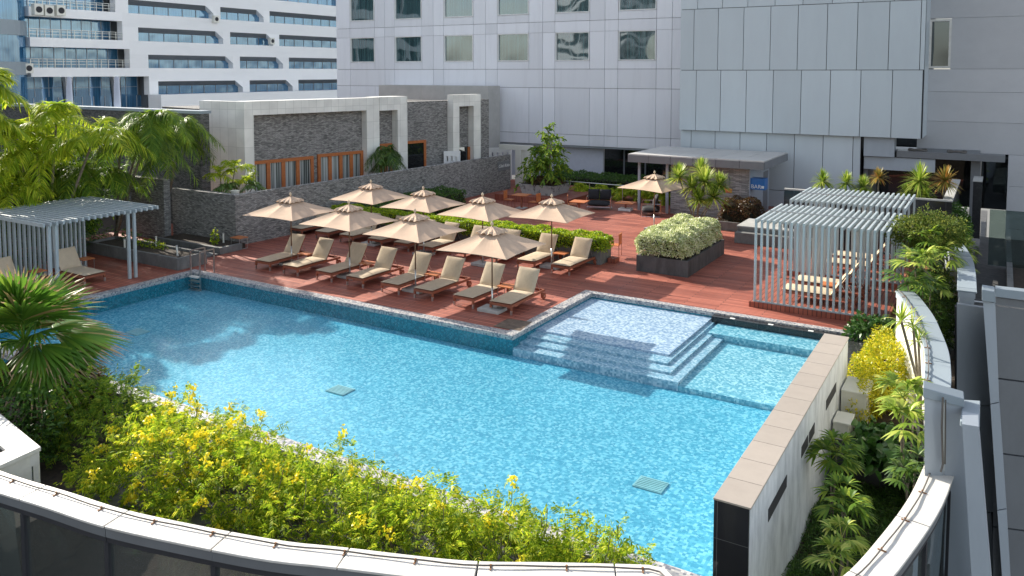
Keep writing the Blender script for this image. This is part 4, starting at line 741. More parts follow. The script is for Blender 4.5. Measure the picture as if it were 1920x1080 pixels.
# --- far office block
ob = thing('office_block', 'large white office block with blue ribbon windows in stepped openings', 'building', (-94, 65, 0)); R6 = lambda m_: rel(m_, (-94, 65, 0))
ys = lambda px: AX(px, 100, -94).y
Yl = ys(47); Yr = 112.0; T = 3.4; K0 = 4.3; OH = 1.7
white = MB(); 
for k in range(0, 7):
    z0 = K0+T*k; sh = 17.2*(3-k)          # openings step sideways each storey, as on the real face
    z0b = z0-T
for k in range(0, 7):
    z0 = K0+T*k; dx = (k-0)*-17.3
    yA = ys(245-12*k) if k else ys(268)
    white.box(-94, -92.9, Yl, yA, z0+OH+0.65, z0+T-0.0); white.box(-94, -92.9, yA+0.003, Yr, z0+OH, z0+T)
    opens = [(285+dx, 444+dx), (457+dx, 538+dx), (549+dx, 700+dx)]
    prev = yA+0.003
    for i, (a, b_) in enumerate(opens):
        a = ys(a); b_ = min(ys(b_), Yr-0.5); white.box(-94, -92.9, prev, a, z0, z0+OH); prev = b_
        ch = 1.3 if i < 2 else 0.6; white.prism([(-92.9, b_, z0+OH), (-92.9, b_-ch, z0+OH), (-92.9, b_, z0+OH-ch*0.75)], (-1.0, 0, 0))
        mb = MB(); mb.box(-94.2, -93.9, a-0.2, b_+0.2, z0-0.1, z0+OH+0.1)
        g = R6(mb).build('window', MT['glass_blue'], ob); mb = MB(); n_ = max(3, int((b_-a)/1.9))
        for q in range(1, n_): mb.box(-93.9, -93.85, a+(b_-a)*q/n_-0.04, a+(b_-a)*q/n_+0.04, z0, z0+OH)
        mb.prism([(-92.95, a, z0+OH-0.001), (-93.88, a, z0+OH-0.6), (-93.88, a, z0+OH-0.001)], (0, b_-a, 0)); R6(mb).build('mullion', MT['alu_dark'], g)
    white.box(-94, -92.9, prev, Yr, z0, z0+OH)
    mb = MB(); mb.box(-95.6, -95.4, Yl, yA, z0-0.1, z0+OH+0.7); g = R6(mb).build('window', MT['glass_blue'], ob); mb = MB(); n_ = 9
    for q in range(n_+1): mb.box(-95.4, -95.34, Yl+(yA-Yl)*q/n_-0.03, Yl+(yA-Yl)*q/n_+0.03, z0, z0+OH+0.65)
    mb.box(-95.4, -95.33, Yl, yA, z0+1.0, z0+1.06); R6(mb).build('mullion', MT['alu_grey'], g)
    mb = MB()
    for zz in (0.35, 0.7, 0.95): mb.box(-93.0, -92.96, Yl, yA, z0+zz, z0+zz+0.045)
    for q in range(14): y = Yl+(yA-Yl)*q/13; mb.box(-93.0, -92.95, y-0.03, y+0.03, z0, z0+0.96)
    if k: R6(mb).build('balcony_rail', MT['steel'], ob)
    if k: white.box(-96, -94.01, Yl, yA, z0-0.3, z0-0.102)
R6(white).build('white_bands', MT['office'], ob)
mb = MB(); mb.box(-110, -95.7, Yl, Yr, -20, 28); mb.box(-95.6, -94.3, ys(268)+0.5, Yr, -20, 28); R6(mb).build('building_core', MT['alu_dark'], ob)
mb = MB(); mb.box(-95.6, -95.4, Yl, ys(285), -6, K0-0.101); g = R6(mb).build('window', MT['glass_blue'], ob)
mb = MB()
for q in range(12): y = Yl+(ys(285)-Yl)*q/11; mb.box(-95.4, -95.34, y-0.05, y+0.05, -4, K0-0.1)
for zz in (1.2, 2.6): mb.box(-95.4, -95.33, Yl, ys(290), zz, zz+0.1)
R6(mb).build('mullion', MT['alu_grey'], g)
for px in (118, 208): mb = MB(); y = ys(px); mb.tube([(-93.3, y, -6), (-93.3, y, K0+OH+0.64)], 0.62, 20); R6(mb).build('steel_column', MT['chrome'], ob, smooth=True)
mb = MB(); a = AX(302, 178, -90); mb.box(-92.6, -90, a.y, 108, -3, a.z); tag(mb.build('parapet_roof', MT['office']), 'low plain white parapet in front of the office block', 'parapet')
for i, (px, py, sc) in enumerate(((20+50, 18, 1), (90, 20, 1), (112, 20, 1), (404, 36, 0.8), (509, 77, 0.8), (52, 128, 0.9))):
    q = AX(px, py, -92.6); mb = MB(); mb.box(-0.35, 0.35, -0.5, 0.5, -0.6, 0.6); o = mb.build('air_conditioner', MT['cream']); o.location = (q.x, q.y, q.z); o.scale = (sc, sc, sc)
    mb = MB(); mb.tube([(0.355, 0, 0), (0.37, 0, 0)], 0.36, 16); mb.build('fan_grille', MT['joint'], o)
    tag(o, ['outdoor air conditioner on the top-left office balcony, leftmost of three', 'outdoor air conditioner on the top-left office balcony, middle of three', 'outdoor air conditioner on the top-left office balcony, rightmost of three', 'small air conditioner by the short ribbon window, upper row', 'small air conditioner between two ribbon windows, second row', 'air conditioner at the left end of the third office balcony'][i], 'air conditioner', 'air conditioners on the office block')
tw = thing('round_tower', 'round corner tower with blue glass and pale panel bands at the far left', 'building', (-92, 43, 0))
for k in range(6):
    for (z0, z1, r_, m_, nm) in ((K0-3.9+T*1.28*k*0.8, 0, 0, 0, 0),): pass
zb_ = [(-12, -0.1, 0), (-0.1, 2.6, 1), (2.6, 4.0, 0), (4.0, 6.9, 1), (6.9, 8.3, 0), (8.3, 11.2, 1), (11.2, 12.8, 0), (12.8, 15.6, 1), (15.6, 18, 0)]
for z0, z1, g in zb_:
    z0_, z1_ = AX(20, 0, -86).z, 0
    mb = MB(); mb.tube([(0, 0, z0), (0, 0, z1)], 6.0 if g else 6.15, 40); o = mb.build('glass_band' if g else 'panel_band', MT['glass_blue'] if g else MT['rim_blue'], tw)
tw.location = (-96.5, 43.9, 0)
mb = MB(); q = AX(607, 60, -112); mb.box(-0, 8, 0, 30, -20, 34); o = mb.build('beige_tower', MT['office_beige']); o.location = (-120, 116.5, 0)
for k in range(9):
    for j in range(3): mb = MB(); mb.box(8.0, 8.05, 1+j*2.6, 2.6+j*2.6, 2+k*3.2, 3.6+k*3.2); mb.build('window', MT['glass_dark'], o)
tag(o, 'slice of a beige tower with small dark windows behind the office block', 'building')

# --- the rest of the street: high-rises mirrored in the windows, left one added for shade
def highrise(label, x0, x1, y0, y1, z1, wallm, glassm_, st=3.3, bay=2.2):
    t = thing('highrise', label, 'building', ((x0+x1)/2, (y0+y1)/2, -20), group='neighbouring high-rises outside the picture'); O = ((x0+x1)/2, (y0+y1)/2, -20)
    mb = MB(); mb.box(x0+0.6, x1-0.6, y0+0.6, y1-0.6, -20, z1-0.5); rel(mb, O).build('glazing', glassm_, t)
    mb = MB(); z = -20
    while z < z1: mb.box(x0, x1, y0, y1, z, min(z+1.3, z1)); z += st
    mb.box(x0, x1, y0, y1, z1-0.9, z1+0.003) if z-st+1.3 < z1-0.9 else None
    x = x0
    while x < x1-0.5: mb.box(x, x+0.35, y0+0.1, y1-0.1, -20, z1-1); x += bay*2
    y = y0+0.2
    while y < y1-0.5: mb.box(x0+0.11, x1-0.11, y, y+0.35, -20, z1-1.01); y += bay*2
    rel(mb, O).build('wall_bands', wallm, t)
gg = plain('mirror_glazing', (0.05, 0.08, 0.10), 0.15, 0.2, 0.3)
highrise('pale high-rise added outside the left edge of the view to shade the pool', -78, -60, 6, 28, 18.0, MT['office'], gg)  # unseen blocker, added to cast shade over left pergola and pool end
highrise('tall white banded high-rise behind the viewpoint, left of three', -95, -70, -120, -95, 60, MT['office'], gg)
highrise('grey banded high-rise behind the viewpoint, middle of three', -45, -20, -140, -110, 75, MT['wall_grey'], gg)
highrise('broad grey high-rise behind the viewpoint, right of three', 5, 30, -110, -85, 55, MT['alu_mid'], gg)
highrise('tall slab far beyond the right edge of the view', 70, 90, 70, 110, 60, MT['office'], gg)
# ================================================================== FURNITURE
ORD = ['leftmost', 'second from the left', 'third from the left', 'fourth from the left', 'fifth from the left', 'sixth from the left', 'seventh from the left', 'eighth from the left', 'ninth from the left', 'rightmost']
def pad(name, w_, l_, th, m_, parent, nx=10, ny=14, puff=0.018, seed=0):
    """upholstered pad lying in local xy with rounded edges and a few soft creases"""
    rg = np.random.default_rng(seed); mb = MB(); ph = rg.uniform(0, 6, 6)
    def prof(u): return max(0.0, 1-abs(2*u-1)**5)**0.5
    def zt(i, j):
        u = i/nx; v = j/ny; e = prof(u)*prof(v); return th*0.5*e+puff*e*math.sin(math.pi*u)*math.sin(math.pi*v)+0.004*e*math.sin(5*v+ph[0]+2*u)+0.003*e*math.sin(6*u+ph[1]+3*v)+0.010*e*math.exp(-((v-0.08)/0.05)**2)*math.sin(11*u+ph[2])
    vs = [(w_*(i/nx-0.5), l_*j/ny, th*0.5+zt(i, j)) for j in range(ny+1) for i in range(nx+1)]; o = len(vs)
    vs += [(w_*(i/nx-0.5), l_*j/ny, th*0.5-th*0.5*prof(i/nx)*prof(j/ny)) for j in range(ny+1) for i in range(nx+1)]
    k = nx+1; fs = [(j*k+i, j*k+i+1, (j+1)*k+i+1, (j+1)*k+i) for j in range(ny) for i in range(nx)]; fs += [tuple(o+q for q in f[::-1]) for f in fs]
    mb.add(vs, fs); return mb.build(name, m_, parent, smooth=True)
def lounger(label, group, back=1.0):
    t = thing('sun_lounger', label, 'sun lounger', group=group)
    mb = MB(); z0, z1 = 0.22, 0.30
    mb.box(-0.385, -0.34, 0, 2.12, z0, z1); mb.box(0.34, 0.385, 0, 2.12, z0, z1); mb.box(-0.34, 0.34, 0, 0.045, z0, z1); mb.box(-0.34, 0.34, 2.07, 2.12, z0, z1); mb.box(-0.34, 0.34, 1.42, 1.46, z0, z1)
    mb.build('frame', MT['teak'], t, bevel=0.004)
    mb = MB()
    for k in range(17): mb.box(-0.339, 0.339, 0.07+k*0.079, 0.13+k*0.079, 0.285, 0.305)
    mb.build('slats', MT['teak'], t)
    for x in (-0.385, 0.325):
        mb = MB(); mb.box(x, x+0.06, 0.0, 0.06, 0.13, 0.2199); lg = mb.build('leg', MT['teak'], t); mb = MB(); mb.box(x+0.004, x+0.056, 0.004, 0.056, 0, 0.13); mb.build('leg_sleeve', MT['steel'], lg)
    for x in (-0.375, 0.335):
        mb = MB(); mb.box(x, x+0.04, 1.93, 1.99, 0.05, 0.2199); mb.build('leg', MT['teak'], t)
    for x in (-0.43, 0.39):
        mb = MB(); mb.tube([(x, 2.0, 0.105), (x+0.04, 2.0, 0.105)], 0.105, 20); wh = mb.build('wheel', MT['teak'], t, smooth=False); mb = MB(); mb.tube([(x-0.004, 2.0, 0.105), (x+0.044, 2.0, 0.105)], 0.112, 20); mb.tube([(x-0.006, 2, 0.105), (x+0.046, 2, 0.105)], 0.03, 10)
        mb2 = MB(); mb2.tube([(x-0.008, 2, 0.105), (x+0.048, 2, 0.105)], 0.028, 12); mb2.build('hub', MT['steel'], wh)
    pad('seat_cushion', 0.76, 1.46, 0.075, MT['cushion'], t, seed=1).location = (0, -0.02, 0.305)
    ang = math.radians(58)*back
    b_ = MB(); b_.box(-0.33, 0.33, 0, 0.70, -0.03, 0.0); br = b_.build('backrest_frame', MT['teak'], t); br.location = (0, 1.44, 0.31); br.rotation_euler = (ang, 0, 0)
    c = pad('back_cushion', 0.75, 0.78, 0.075, MT['cushion'], t, seed=2); c.location = (0, 1.43, 0.325); c.rotation_euler = (ang, 0, 0)
    if back > 0.5: mb = MB(); mb.tube([(-0.3, 1.44+0.45*math.cos(ang), 0.30+0.45*math.sin(ang)), (-0.3, 1.95, 0.26)], 0.009, 6); mb.tube([(0.3, 1.44+0.45*math.cos(ang), 0.30+0.45*math.sin(ang)), (0.3, 1.95, 0.26)], 0.009, 6); mb.build('backrest_strut', MT['steel'], t)
    return t
FX = [-22.78, -21.36, -19.75, -18.33, -16.78, -15.42, -13.88, -12.54]; BX = [-26.35, -24.80, -23.40, -21.85, -20.45, -19.20, -17.68, -16.24, -14.62, -13.2]
fg = 'front row of sun loungers facing the pool'; bg = 'back row of sun loungers in front of the long hedge'
L0 = lounger('cream cushioned lounger in the front row by the pool, '+ORD[0], fg); L0.location = (FX[0], 20.0, 0); L0.rotation_euler = (0, 0, 0.02)
for i, x in enumerate(FX[1:], 1): dup(L0, (x, 20.0+random.uniform(-0.03, 0.03), 0), random.uniform(-0.03, 0.03), 'cream cushioned lounger in the front row by the pool, '+(ORD[i] if i < 7 else 'rightmost'), fg)
for i, x in enumerate(BX): dup(L0, (x, 25.05+random.uniform(-0.03, 0.03), 0), random.uniform(-0.03, 0.03), 'cream cushioned lounger in the back row before the hedge, '+ORD[i], bg)
lg_ = 'loungers under the slatted pergolas'
dup(L0, (-26.2, 15.74, 0), math.pi/2, 'cream lounger under the left pergola, the one nearer the concrete planter', lg_)
dup(L0, (-26.55, 13.75, 0), math.pi/2, 'cream lounger under the left pergola, partly behind its corner posts', lg_)
for x, y, lb in ((-5.55, 25.65, 'sunlit cream lounger inside the near right pergola, closest to the pool'), (-5.45, 26.95, 'cream lounger inside the near right pergola, farther from the pool'), (-5.1, 30.1, 'cream lounger inside the rear right pergola, the nearer of two'), (-5.05, 31.4, 'cream lounger inside the rear right pergola, the farther of two')):
    dup(L0, (x, y, 0.17), -math.pi/2, lb, lg_)
# ---- parasols
def parasol(label, group):
    t = thing('parasol', label, 'parasol', group=group); h = 1.21; ze = 1.96; zt = 2.50
    mb = MB(); K = 12; n_ = 10; vs = []; fs = []
    def edge(s_):                          # square outline, 0..4
        k = int(s_) % 4; f = s_-int(s_); c = [(-1, -1), (1, -1), (1, 1), (-1, 1), (-1, -1)]; a, b_ = c[k], c[k+1]; return (a[0]+(b_[0]-a[0])*f, a[1]+(b_[1]-a[1])*f, f)
    m_ = 4*K
    for j in range(n_+1):
        r_ = 0.10+0.90*j/n_
        for i in range(m_):
            x, y, f = edge(i/K*1.0); seam = abs(math.sin(f*2*math.pi)); zz = zt-(zt-ze)*r_-0.035*seam*math.sin(math.pi*min(1, r_))*1.0+0.03*(1-math.cos(f*2*math.pi))*0.5*r_*r_
            pull = 1-0.025*seam*r_; vs.append((x*h*r_*pull, y*h*r_*pull, zz))
    for j in range(n_):
        for i in range(m_): a = j*m_+i; b_ = j*m_+(i+1) % m_; fs.append((a, b_, b_+m_, a+m_))
    mb.add(vs, fs); c = mb.build('canopy', MT['canvas'], t); md = c.modifiers.new('solid', 'SOLIDIFY'); md.thickness = 0.012
    mb = MB(); vs = []; fs = []; n2 = 5; K2 = 12; m2 = 4*K2
    for j in range(n2+1):
        r_ = 0.05+0.25*j/n2
        for i in range(m2):
            x, y, f = edge(i/K2); fl = 0.028*math.sin(i*2*math.pi/4.0+0.5)*(j/n2)**1.2+0.012*math.sin(i*1.9+j)*(j/n2); zz = 2.575-0.135*(j/n2)**0.9*1.0+fl*0.8-0.03*(j == n2); vs.append((x*h*r_*(1+0.05*math.sin(i*2.3)), y*h*r_*(1+0.05*math.cos(i*1.7)), zz))
    for j in range(n2):
        for i in range(m2): a = j*m2+i; b_ = j*m2+(i+1) % m2; fs.append((a, b_, b_+m2, a+m2))
    mb.add(vs, fs); v = mb.build('vent_cap', MT['canvas'], c); md = v.modifiers.new('solid', 'SOLIDIFY'); md.thickness = 0.01
    mb = MB(); mb.tube([(0, 0, 2.56), (0, 0, 2.60), (0, 0, 2.63)], 0.02, 10); vs = []; fs = []
    for j in range(9):
        a = math.pi*j/8; rr = 0.042*math.sin(a)+0.004; zz = 2.645-0.05*math.cos(a)+0.01
        vs += [(rr*math.cos(2*math.pi*i/12), rr*math.sin(2*math.pi*i/12), zz+(0.04*(j/8)**4)) for i in range(12)]
    fs = [(j*12+i, j*12+(i+1) % 12, (j+1)*12+(i+1) % 12, (j+1)*12+i) for j in range(8) for i in range(12)]; mb.add(vs, fs); mb.build('finial', MT['cushion'], t, smooth=True)
    mb = MB(); mb.tube([(0, 0, 0.72), (0, 0, 2.58)], 0.023, 12); mb.build('pole', MT['pole'], t, smooth=True); mb = MB(); mb.tube([(0, 0, 0.02), (0, 0, 0.719)], 0.027, 12); mb.build('lower_pole', MT['steel'], t, smooth=True)
    for k in range(8):
        a = k*math.pi/4+math.pi/4; q = 1.0/max(abs(math.cos(a)), abs(math.sin(a))); L_ = h*q*0.96; mb = MB(); mb.bar((0.03*math.cos(a), 0.03*math.sin(a), 2.44), (L_*math.cos(a), L_*math.sin(a), ze-0.008 if k % 2 == 0 else ze+0.005), 0.022, 0.028)
        mb.bar((0.03*math.cos(a), 0.03*math.sin(a), 1.95), (L_*0.5*math.cos(a), L_*0.5*math.sin(a), 2.175), 0.016, 0.02); mb.build('rib', MT['teak'], t)
    mb = MB(); mb.box(-0.37, 0.37, -0.27, 0.27, 0.0, 0.10); mb.build('base', MT['base_stone'], t, bevel=0.01)
    return t
pgp = 'square beige parasols over the loungers'
PS = [(-22.45, 21.1, 0.06, 'beige square parasol over the front loungers, farthest left, nearest the stone wall'), (-19.32, 20.85, -0.03, 'beige square parasol in the front row, second from the left'), (-16.25, 20.65, -0.05, 'beige square parasol in the front row, third from the left'), (-12.9, 20.1, 0.02, 'beige square parasol in the front row, rightmost and nearest the camera'),
      (-22.25, 25.35, -0.02, 'beige square parasol in the back row, leftmost, over the dark hedge end'), (-19.25, 25.0, 0.0, 'beige square parasol in the back row, second from the left'), (-16.3, 24.75, -0.08, 'beige square parasol in the back row, third from the left'), (-13.95, 25.8, 0.02, 'beige square parasol in the back row, rightmost, standing before the lime hedge'), (-13.3, 34.4, -0.22, 'lone beige parasol farther back beside the bar kiosk and dark sofas')]
P0 = parasol(PS[0][3], pgp); P0.location = (*PS[0][:2], 0); P0.rotation_euler = (0, 0, PS[0][2])
for x, y, rz, lb in PS[1:]: dup(P0, (x, y, 0), rz, lb, pgp)
# ---- small side tables
def side_table(label, group, w_=0.5, d_=0.46, h_=0.43):
    t = thing('side_table', label, 'side table', group=group); mb = MB(); n_ = 6
    for k in range(n_): mb.box(-w_/2, w_/2, -d_/2+d_*k/n_+0.004, -d_/2+d_*(k+1)/n_-0.004, h_-0.03, h_)
    mb.build('table_top', MT['teak_top'], t, bevel=0.003)
    for s_ in (-1, 1):
        x = s_*(w_/2-0.03); mb = MB(); mb.tube([(x, -d_/2+0.03, h_-0.032), (x, -d_/2+0.03, 0.012), (x, d_/2-0.03, 0.012), (x, d_/2-0.03, h_-0.032)], 0.011, 6); mb.build('leg', MT['steel'], t)
    return t
sg_ = 'small teak side tables by the loungers'
TS = [(-22.05, 21.45, 0.02, 'teak side table between the first two front-row loungers from the left'), (-19.04, 21.5, 0, 'teak side table between the third and fourth front-row loungers'), (-16.1, 21.45, 0, 'teak side table between the fifth and sixth front-row loungers'), (-13.2, 21.45, 0, 'teak side table between the two rightmost front-row loungers'),
      (-13.9, 26.45, 0, 'teak side table between the two rightmost back-row loungers'), (-19.85, 26.5, 0, 'teak side table among the shaded back-row loungers under the parasols'), (-28.3, 16.65, 0.0, 'teak side table under the left pergola beside the concrete planter'), (-27.95, 14.75, 0, 'teak side table between the two loungers of the left pergola'), (-26.4, 22.33-0.05, 0, 'lone reddish side table standing against the stone wall corner'),
      (-4.35, 26.3, 0, 'orange side table between the loungers of the near right pergola')]
T0 = side_table(TS[0][3], sg_); T0.location = (TS[0][0], TS[0][1], 0)
for i, (x, y, rz, lb) in enumerate(TS[1:]): dup(T0, (x, y-(0.28 if i == 7 else 0), 0.17 if i == 8 else 0), rz, lb, sg_, scale=(1.12, 1.0, 1.1) if i == 7 else None)
# ---- dining tables, chairs, sofas
def table(name, label, w_, d_, h_, basem, group=None):
    t = thing(name, label, 'table', group=group); mb = MB(); n_ = 8
    for k in range(n_): mb.box(-w_/2, w_/2, -d_/2+d_*k/n_+0.004, -d_/2+d_*(k+1)/n_-0.004, h_-0.035, h_)
    mb.build('table_top', MT['teak_top'], t, bevel=0.003); mb = MB(); mb.box(-0.04, 0.04, -0.04, 0.04, 0.03, h_-0.036); mb.build('pedestal', MT['teak'], t); mb = MB(); mb.box(-0.25, 0.25, -0.25, 0.25, 0, 0.03); mb.build('base', basem, t); return t
t1 = table('dining_table', 'square teak dining table with one central leg, right of the palm planter', 0.8, 0.8, 0.73, MT['base_stone'], 'teak dining tables'); t1.location = (-17.9, 36.0, 0); t1.rotation_euler = (0, 0, 0.15)
dup(t1, (-21.5, 36.4, 0), 0.1, 'square teak dining table in front of the palm planter, left one')
t3 = table('coffee_table', 'low orange teak coffee table on a white block between the black sofas', 0.95, 0.75, 0.42, MT['white']); t3.location = (-16.5, 38.6, 0); t3.rotation_euler = (0, 0, 0.1)
mb = MB(); mb.box(-0.33, 0.33, -0.25, 0.25, 0.001, 0.12); mb.build('base', MT['white'], t3)
def chair(label, group):
    t = thing('armless_chair', label, 'chair', group=group); mb = MB()
    for k in range(5): mb.box(-0.23, 0.23, -0.23+k*0.092, -0.15+k*0.092, 0.43, 0.45)
    mb.build('seat', MT['teak_top'], t); mb = MB()
    for k in range(6): mb.box(-0.22+k*0.078, -0.17+k*0.078, 0.225, 0.245, 0.47, 0.86)
    mb.box(-0.235, 0.235, 0.22, 0.25, 0.861, 0.90); mb.build('backrest', MT['teak_top'], t)
    for x in (-0.22, 0.22):
        mb = MB(); mb.tube([(x, 0.235, 0.9), (x, 0.235, 0.0)], 0.012, 6); mb.build('leg', MT['teak'], t); mb = MB(); mb.tube([(x, -0.22, 0.43), (x, -0.22, 0.0)], 0.012, 6); mb.build('leg', MT['teak'], t)
    return t
cg = 'slatted teak chairs'
c0 = chair('slatted teak chair at the left dining table, near the stone wall end', cg); q = G(955, 389, 0); c0.location = (q.x, q.y, 0); c0.rotation_euler = (0, 0, math.pi/2+0.1)
for x, y, rz, lb in ((-18.6, 36.6, 2.0, 'slatted teak chair half hidden behind a parasol, by the right dining table'), (-12.75, 28.75, -1.4, 'slatted teak chair standing behind the right end of the lime hedge'), (-20.6, 36.2, -1.6, 'slatted teak chair between the two dining tables')): dup(c0, (x, y, 0), rz, lb)
def sofa(label, group):
    t = thing('outdoor_sofa', label, 'sofa', group=group)
    mb = MB()
    for x in (-0.5, 0.5): mb.tube([(x, -0.42, 0.0), (x, -0.42, 0.58), (x, 0.40, 0.58), (x, 0.40, 0.0), (x, -0.42, 0.0)], 0.014, 6)
    mb.tube([(-0.5, -0.42, 0.14), (0.5, -0.42, 0.14)], 0.014, 6); mb.tube([(-0.5, 0.40, 0.14), (0.5, 0.40, 0.14)], 0.014, 6); mb.build('frame', MT['chrome'], t)
    p_ = pad('seat_cushion', 0.94, 0.82, 0.22, MT['black_fabric'], t, seed=5); p_.location = (0, -0.42, 0.16)
    for i, (x, a) in enumerate(((-0.24, 1.25), (0.25, 1.35))): p_ = pad('back_cushion', 0.48, 0.50, 0.16, MT['black_fabric'], t, seed=6+i, puff=0.04); p_.location = (x, 0.22, 0.40); p_.rotation_euler = (a, 0, 0.05)
    return t
s1 = sofa('black cushioned sofa with chrome frame, left of the low coffee table', 'black sofas'); s1.location = (-17.9, 38.35, 0); s1.rotation_euler = (0, 0, 0.35); s1.scale = (1.25, 1.1, 1.1)
s2 = dup(s1, (-14.9, 38.1, 0), -1.2, 'black cushioned sofa with timber side, right of the low coffee table'); mb = MB(); mb.box(-0.5, 0.5, 0.425, 0.45, 0.2, 0.56); mb.build('side_panel', MT['teak_top'], s2)
mb = MB(); mb.tube([(-21.6, 40.5, 1.0), (-17.4, 40.5, 1.0)], 0.025, 8)
rl = thing('handrail', 'thin steel handrail in front of the yellow palms', 'handrail'); mb.build('rail', MT['steel'], rl)
for x in (-21.5, -19.5, -17.5): mb = MB(); mb.tube([(x, 40.5, 0), (x, 40.5, 1.0)], 0.02, 8); mb.build('post', MT['steel'], rl)
# ---- planters with hedges
def planter(name, label, x0, x1, y0, y1, h_, m_, soil=True, th=0.09):
    cx, cy = (x0+x1)/2, (y0+y1)/2; t = thing(name, label, 'planter', (cx, cy, 0)); mb = MB()
    for b_ in ((x0, x1, y0, y0+th), (x0, x1, y1-th, y1), (x0, x0+th, y0+th, y1-th), (x1-th, x1, y0+th, y1-th)): mb.box(*b_, 0, h_)
    rel(mb, (cx, cy, 0)).build('planter_wall', m_, t); mb = MB(); mb.box(x0+th, x1-th, y0+th, y1-th, 0, h_-0.06); rel(mb, (cx, cy, 0)).build('soil', MT['soil'], t); return t
planter('concrete_planter', 'large grey concrete planter carrying the white variegated hedge', -11.08, -9.15, 26.95, 31.3, 0.58, MT['conc_dark'])
planter('long_planter', 'long grey concrete planter under the lime hedge behind the back loungers', -26.3, -12.55, 27.05, 28.0, 0.56, MT['conc'])
mb = MB(); mb.box(-12.5, -12.2, 27.55, 28.0, 0.003, 0.17); tag(mb.build('timber_step', MT['deckY']), 'small timber step at the right end of the lime hedge', 'step')
# palm planter, sloping marbled slabs
a0, a1, b0, b1 = -23.05, -20.75, 38.7, 40.7; t = thing('palm_planter', 'pale sloping slab planter around the bushy fishtail palm', 'planter', ((a0+a1)/2, (b0+b1)/2, 0.35))
mb = MB(); w_, d_ = (a1-a0)/2, (b1-b0)/2; zt = 0.56; mb.add([(-w_, -d_, 0), (w_, -d_, 0), (w_, d_, 0), (-w_, d_, 0), (-w_+0.0, -d_-0.0, zt), (w_, -d_, zt), (w_, d_, zt), (-w_, d_, zt)], [(0, 3, 2, 1), (4, 5, 6, 7), (0, 1, 5, 4), (1, 2, 6, 5), (2, 3, 7, 6), (3, 0, 4, 7)])
for i in range(4): mb.v[i] = (mb.v[i][0]*0.86, mb.v[i][1]*0.86, mb.v[i][2])
mb.build('planter_wall', streaky('veined_slab', (0.40, 0.40, 0.39), (0.10, 0.10, 0.10), 0.6, 0.9, (2, 2, 1.2), 0.5, 0.62), t); mb = MB(); mb.box(-w_+0.1, w_-0.1, -d_+0.1, d_-0.1, zt+0.001, zt+0.03); mb.build('soil', MT['soil'], t)
# pale bench walls behind the right pergola
t = thing('bench_wall', 'stepped pale concrete bench walls left of the right pergolas', 'bench', (-8.5, 34, 0)); mb = MB(); mb.box(-9.4, -6.2, 33.6, 34.0, 0, 0.45); mb.box(-9.4, -6.9, 34.003, 36.0, 0, 0.62); rel(mb, (-8.5, 34, 0)).build('seat_block', MT['conc'], t, bevel=0.01); mb = MB(); mb.box(-9.42, -6.88, 34.0, 36.02, 0.622, 0.67); rel(mb, (-8.5, 34, 0)).build('coping', MT['conc_pale'], t)
# raised granite planter with dracaenas
q = [G(*p, 2.35) for p in ((1500, 352), (1785, 378), (1801, 324), (1790, 324), (1773, 369), (1500, 345))]
t = thing('granite_planter', 'raised black granite planter with pale coping behind the pergolas', 'planter', (-4, 35, 0)); mb = MB(); c1 = G(1785, 378, 2.3); c0_ = Vector((-7.6, c1.y+0.1, 0)); X_, Y_ = c1.x, c1.y
print('DRACAENA PLANTER', X_, Y_)
mb.box(-7.6, X_, Y_, Y_+0.15, 0, 2.28); mb.box(X_-0.3, X_, Y_+0.15, Y_+7, 0, 2.28); rel(mb, (-4, 35, 0)).build('planter_wall', MT['granite_tile'], t)
mb = MB(); mb.box(-7.6, X_+0.02, Y_-0.02, Y_+0.17, 2.282, 2.34); mb.box(X_-0.32, X_+0.02, Y_+0.172, Y_+7, 2.282, 2.34); rel(mb, (-4, 35, 0)).build('coping', MT['conc_pale'], t)
mb = MB(); mb.box(-7.5, X_-0.3, Y_+0.15, Y_+1.6, 0, 2.1); rel(mb, (-4, 35, 0)).build('soil', MT['soil'], t)
# ---- pergolas
def pergola_right(label, x0, x1, y0, y1, n_, zb, zt):
    t = thing('slatted_pergola', label, 'pergola', ((x0+x1)/2, (y0+y1)/2, 0), group='grey slatted pergolas on the right'); O = ((x0+x1)/2, (y0+y1)/2, 0)
    mb = MB(); mb.box(x0-0.15, x1+0.05, y0-0.06, y1+0.1, 0.004, 0.17); rel(mb, O).build('platform', MT['deckY'], t)
    mb = MB(); mb.box(x0-0.05, x1+0.05, y0, y0+0.09, 0.172, 0.20); rel(mb, O).build('base_rail', MT['slat'], t)
    for i in range(n_):
        x = x0+(x1-x0)*i/(n_-1); w_ = 0.032
        mb = MB(); mb.box(x-w_, x+w_, y0+0.002, y1-0.002, zt-0.13, zt)
        mb.box(x-w_, x+w_, y0+0.003, y0+0.085, 0.2, zt-0.1301); mb.box(x-w_, x+w_, y1-0.085, y1-0.003, 0.172, zt-0.1301); rel(mb, O).build('slat_frame', MT['slat'], t, bevel=0.004)
    mb = MB(); mb.tube([(x0-0.03, (y0+y1)/2, zt+0.016), (x1+0.03, (y0+y1)/2, zt+0.016)], 0.016, 6); rel(mb, O).build('tie_rod', MT['steel'], t)
    return t
pergola_right('near slatted pergola on the right, grey fins from roof to floor, loungers inside', -6.24, -2.56, 24.62, 28.05, 22, 0.17, 2.72)
pergola_right('rear slatted pergola on the right, mostly hidden behind the near one', -6.2, -2.56, 29.15, 32.7, 22, 0.17, 2.72)
t = thing('roof_pergola', 'left pergola with slatted flat roof on paired posts and a slatted back screen', 'pergola', (-27.5, 15.5, 0)); O = (-27.5, 15.5, 0)
n_ = 20
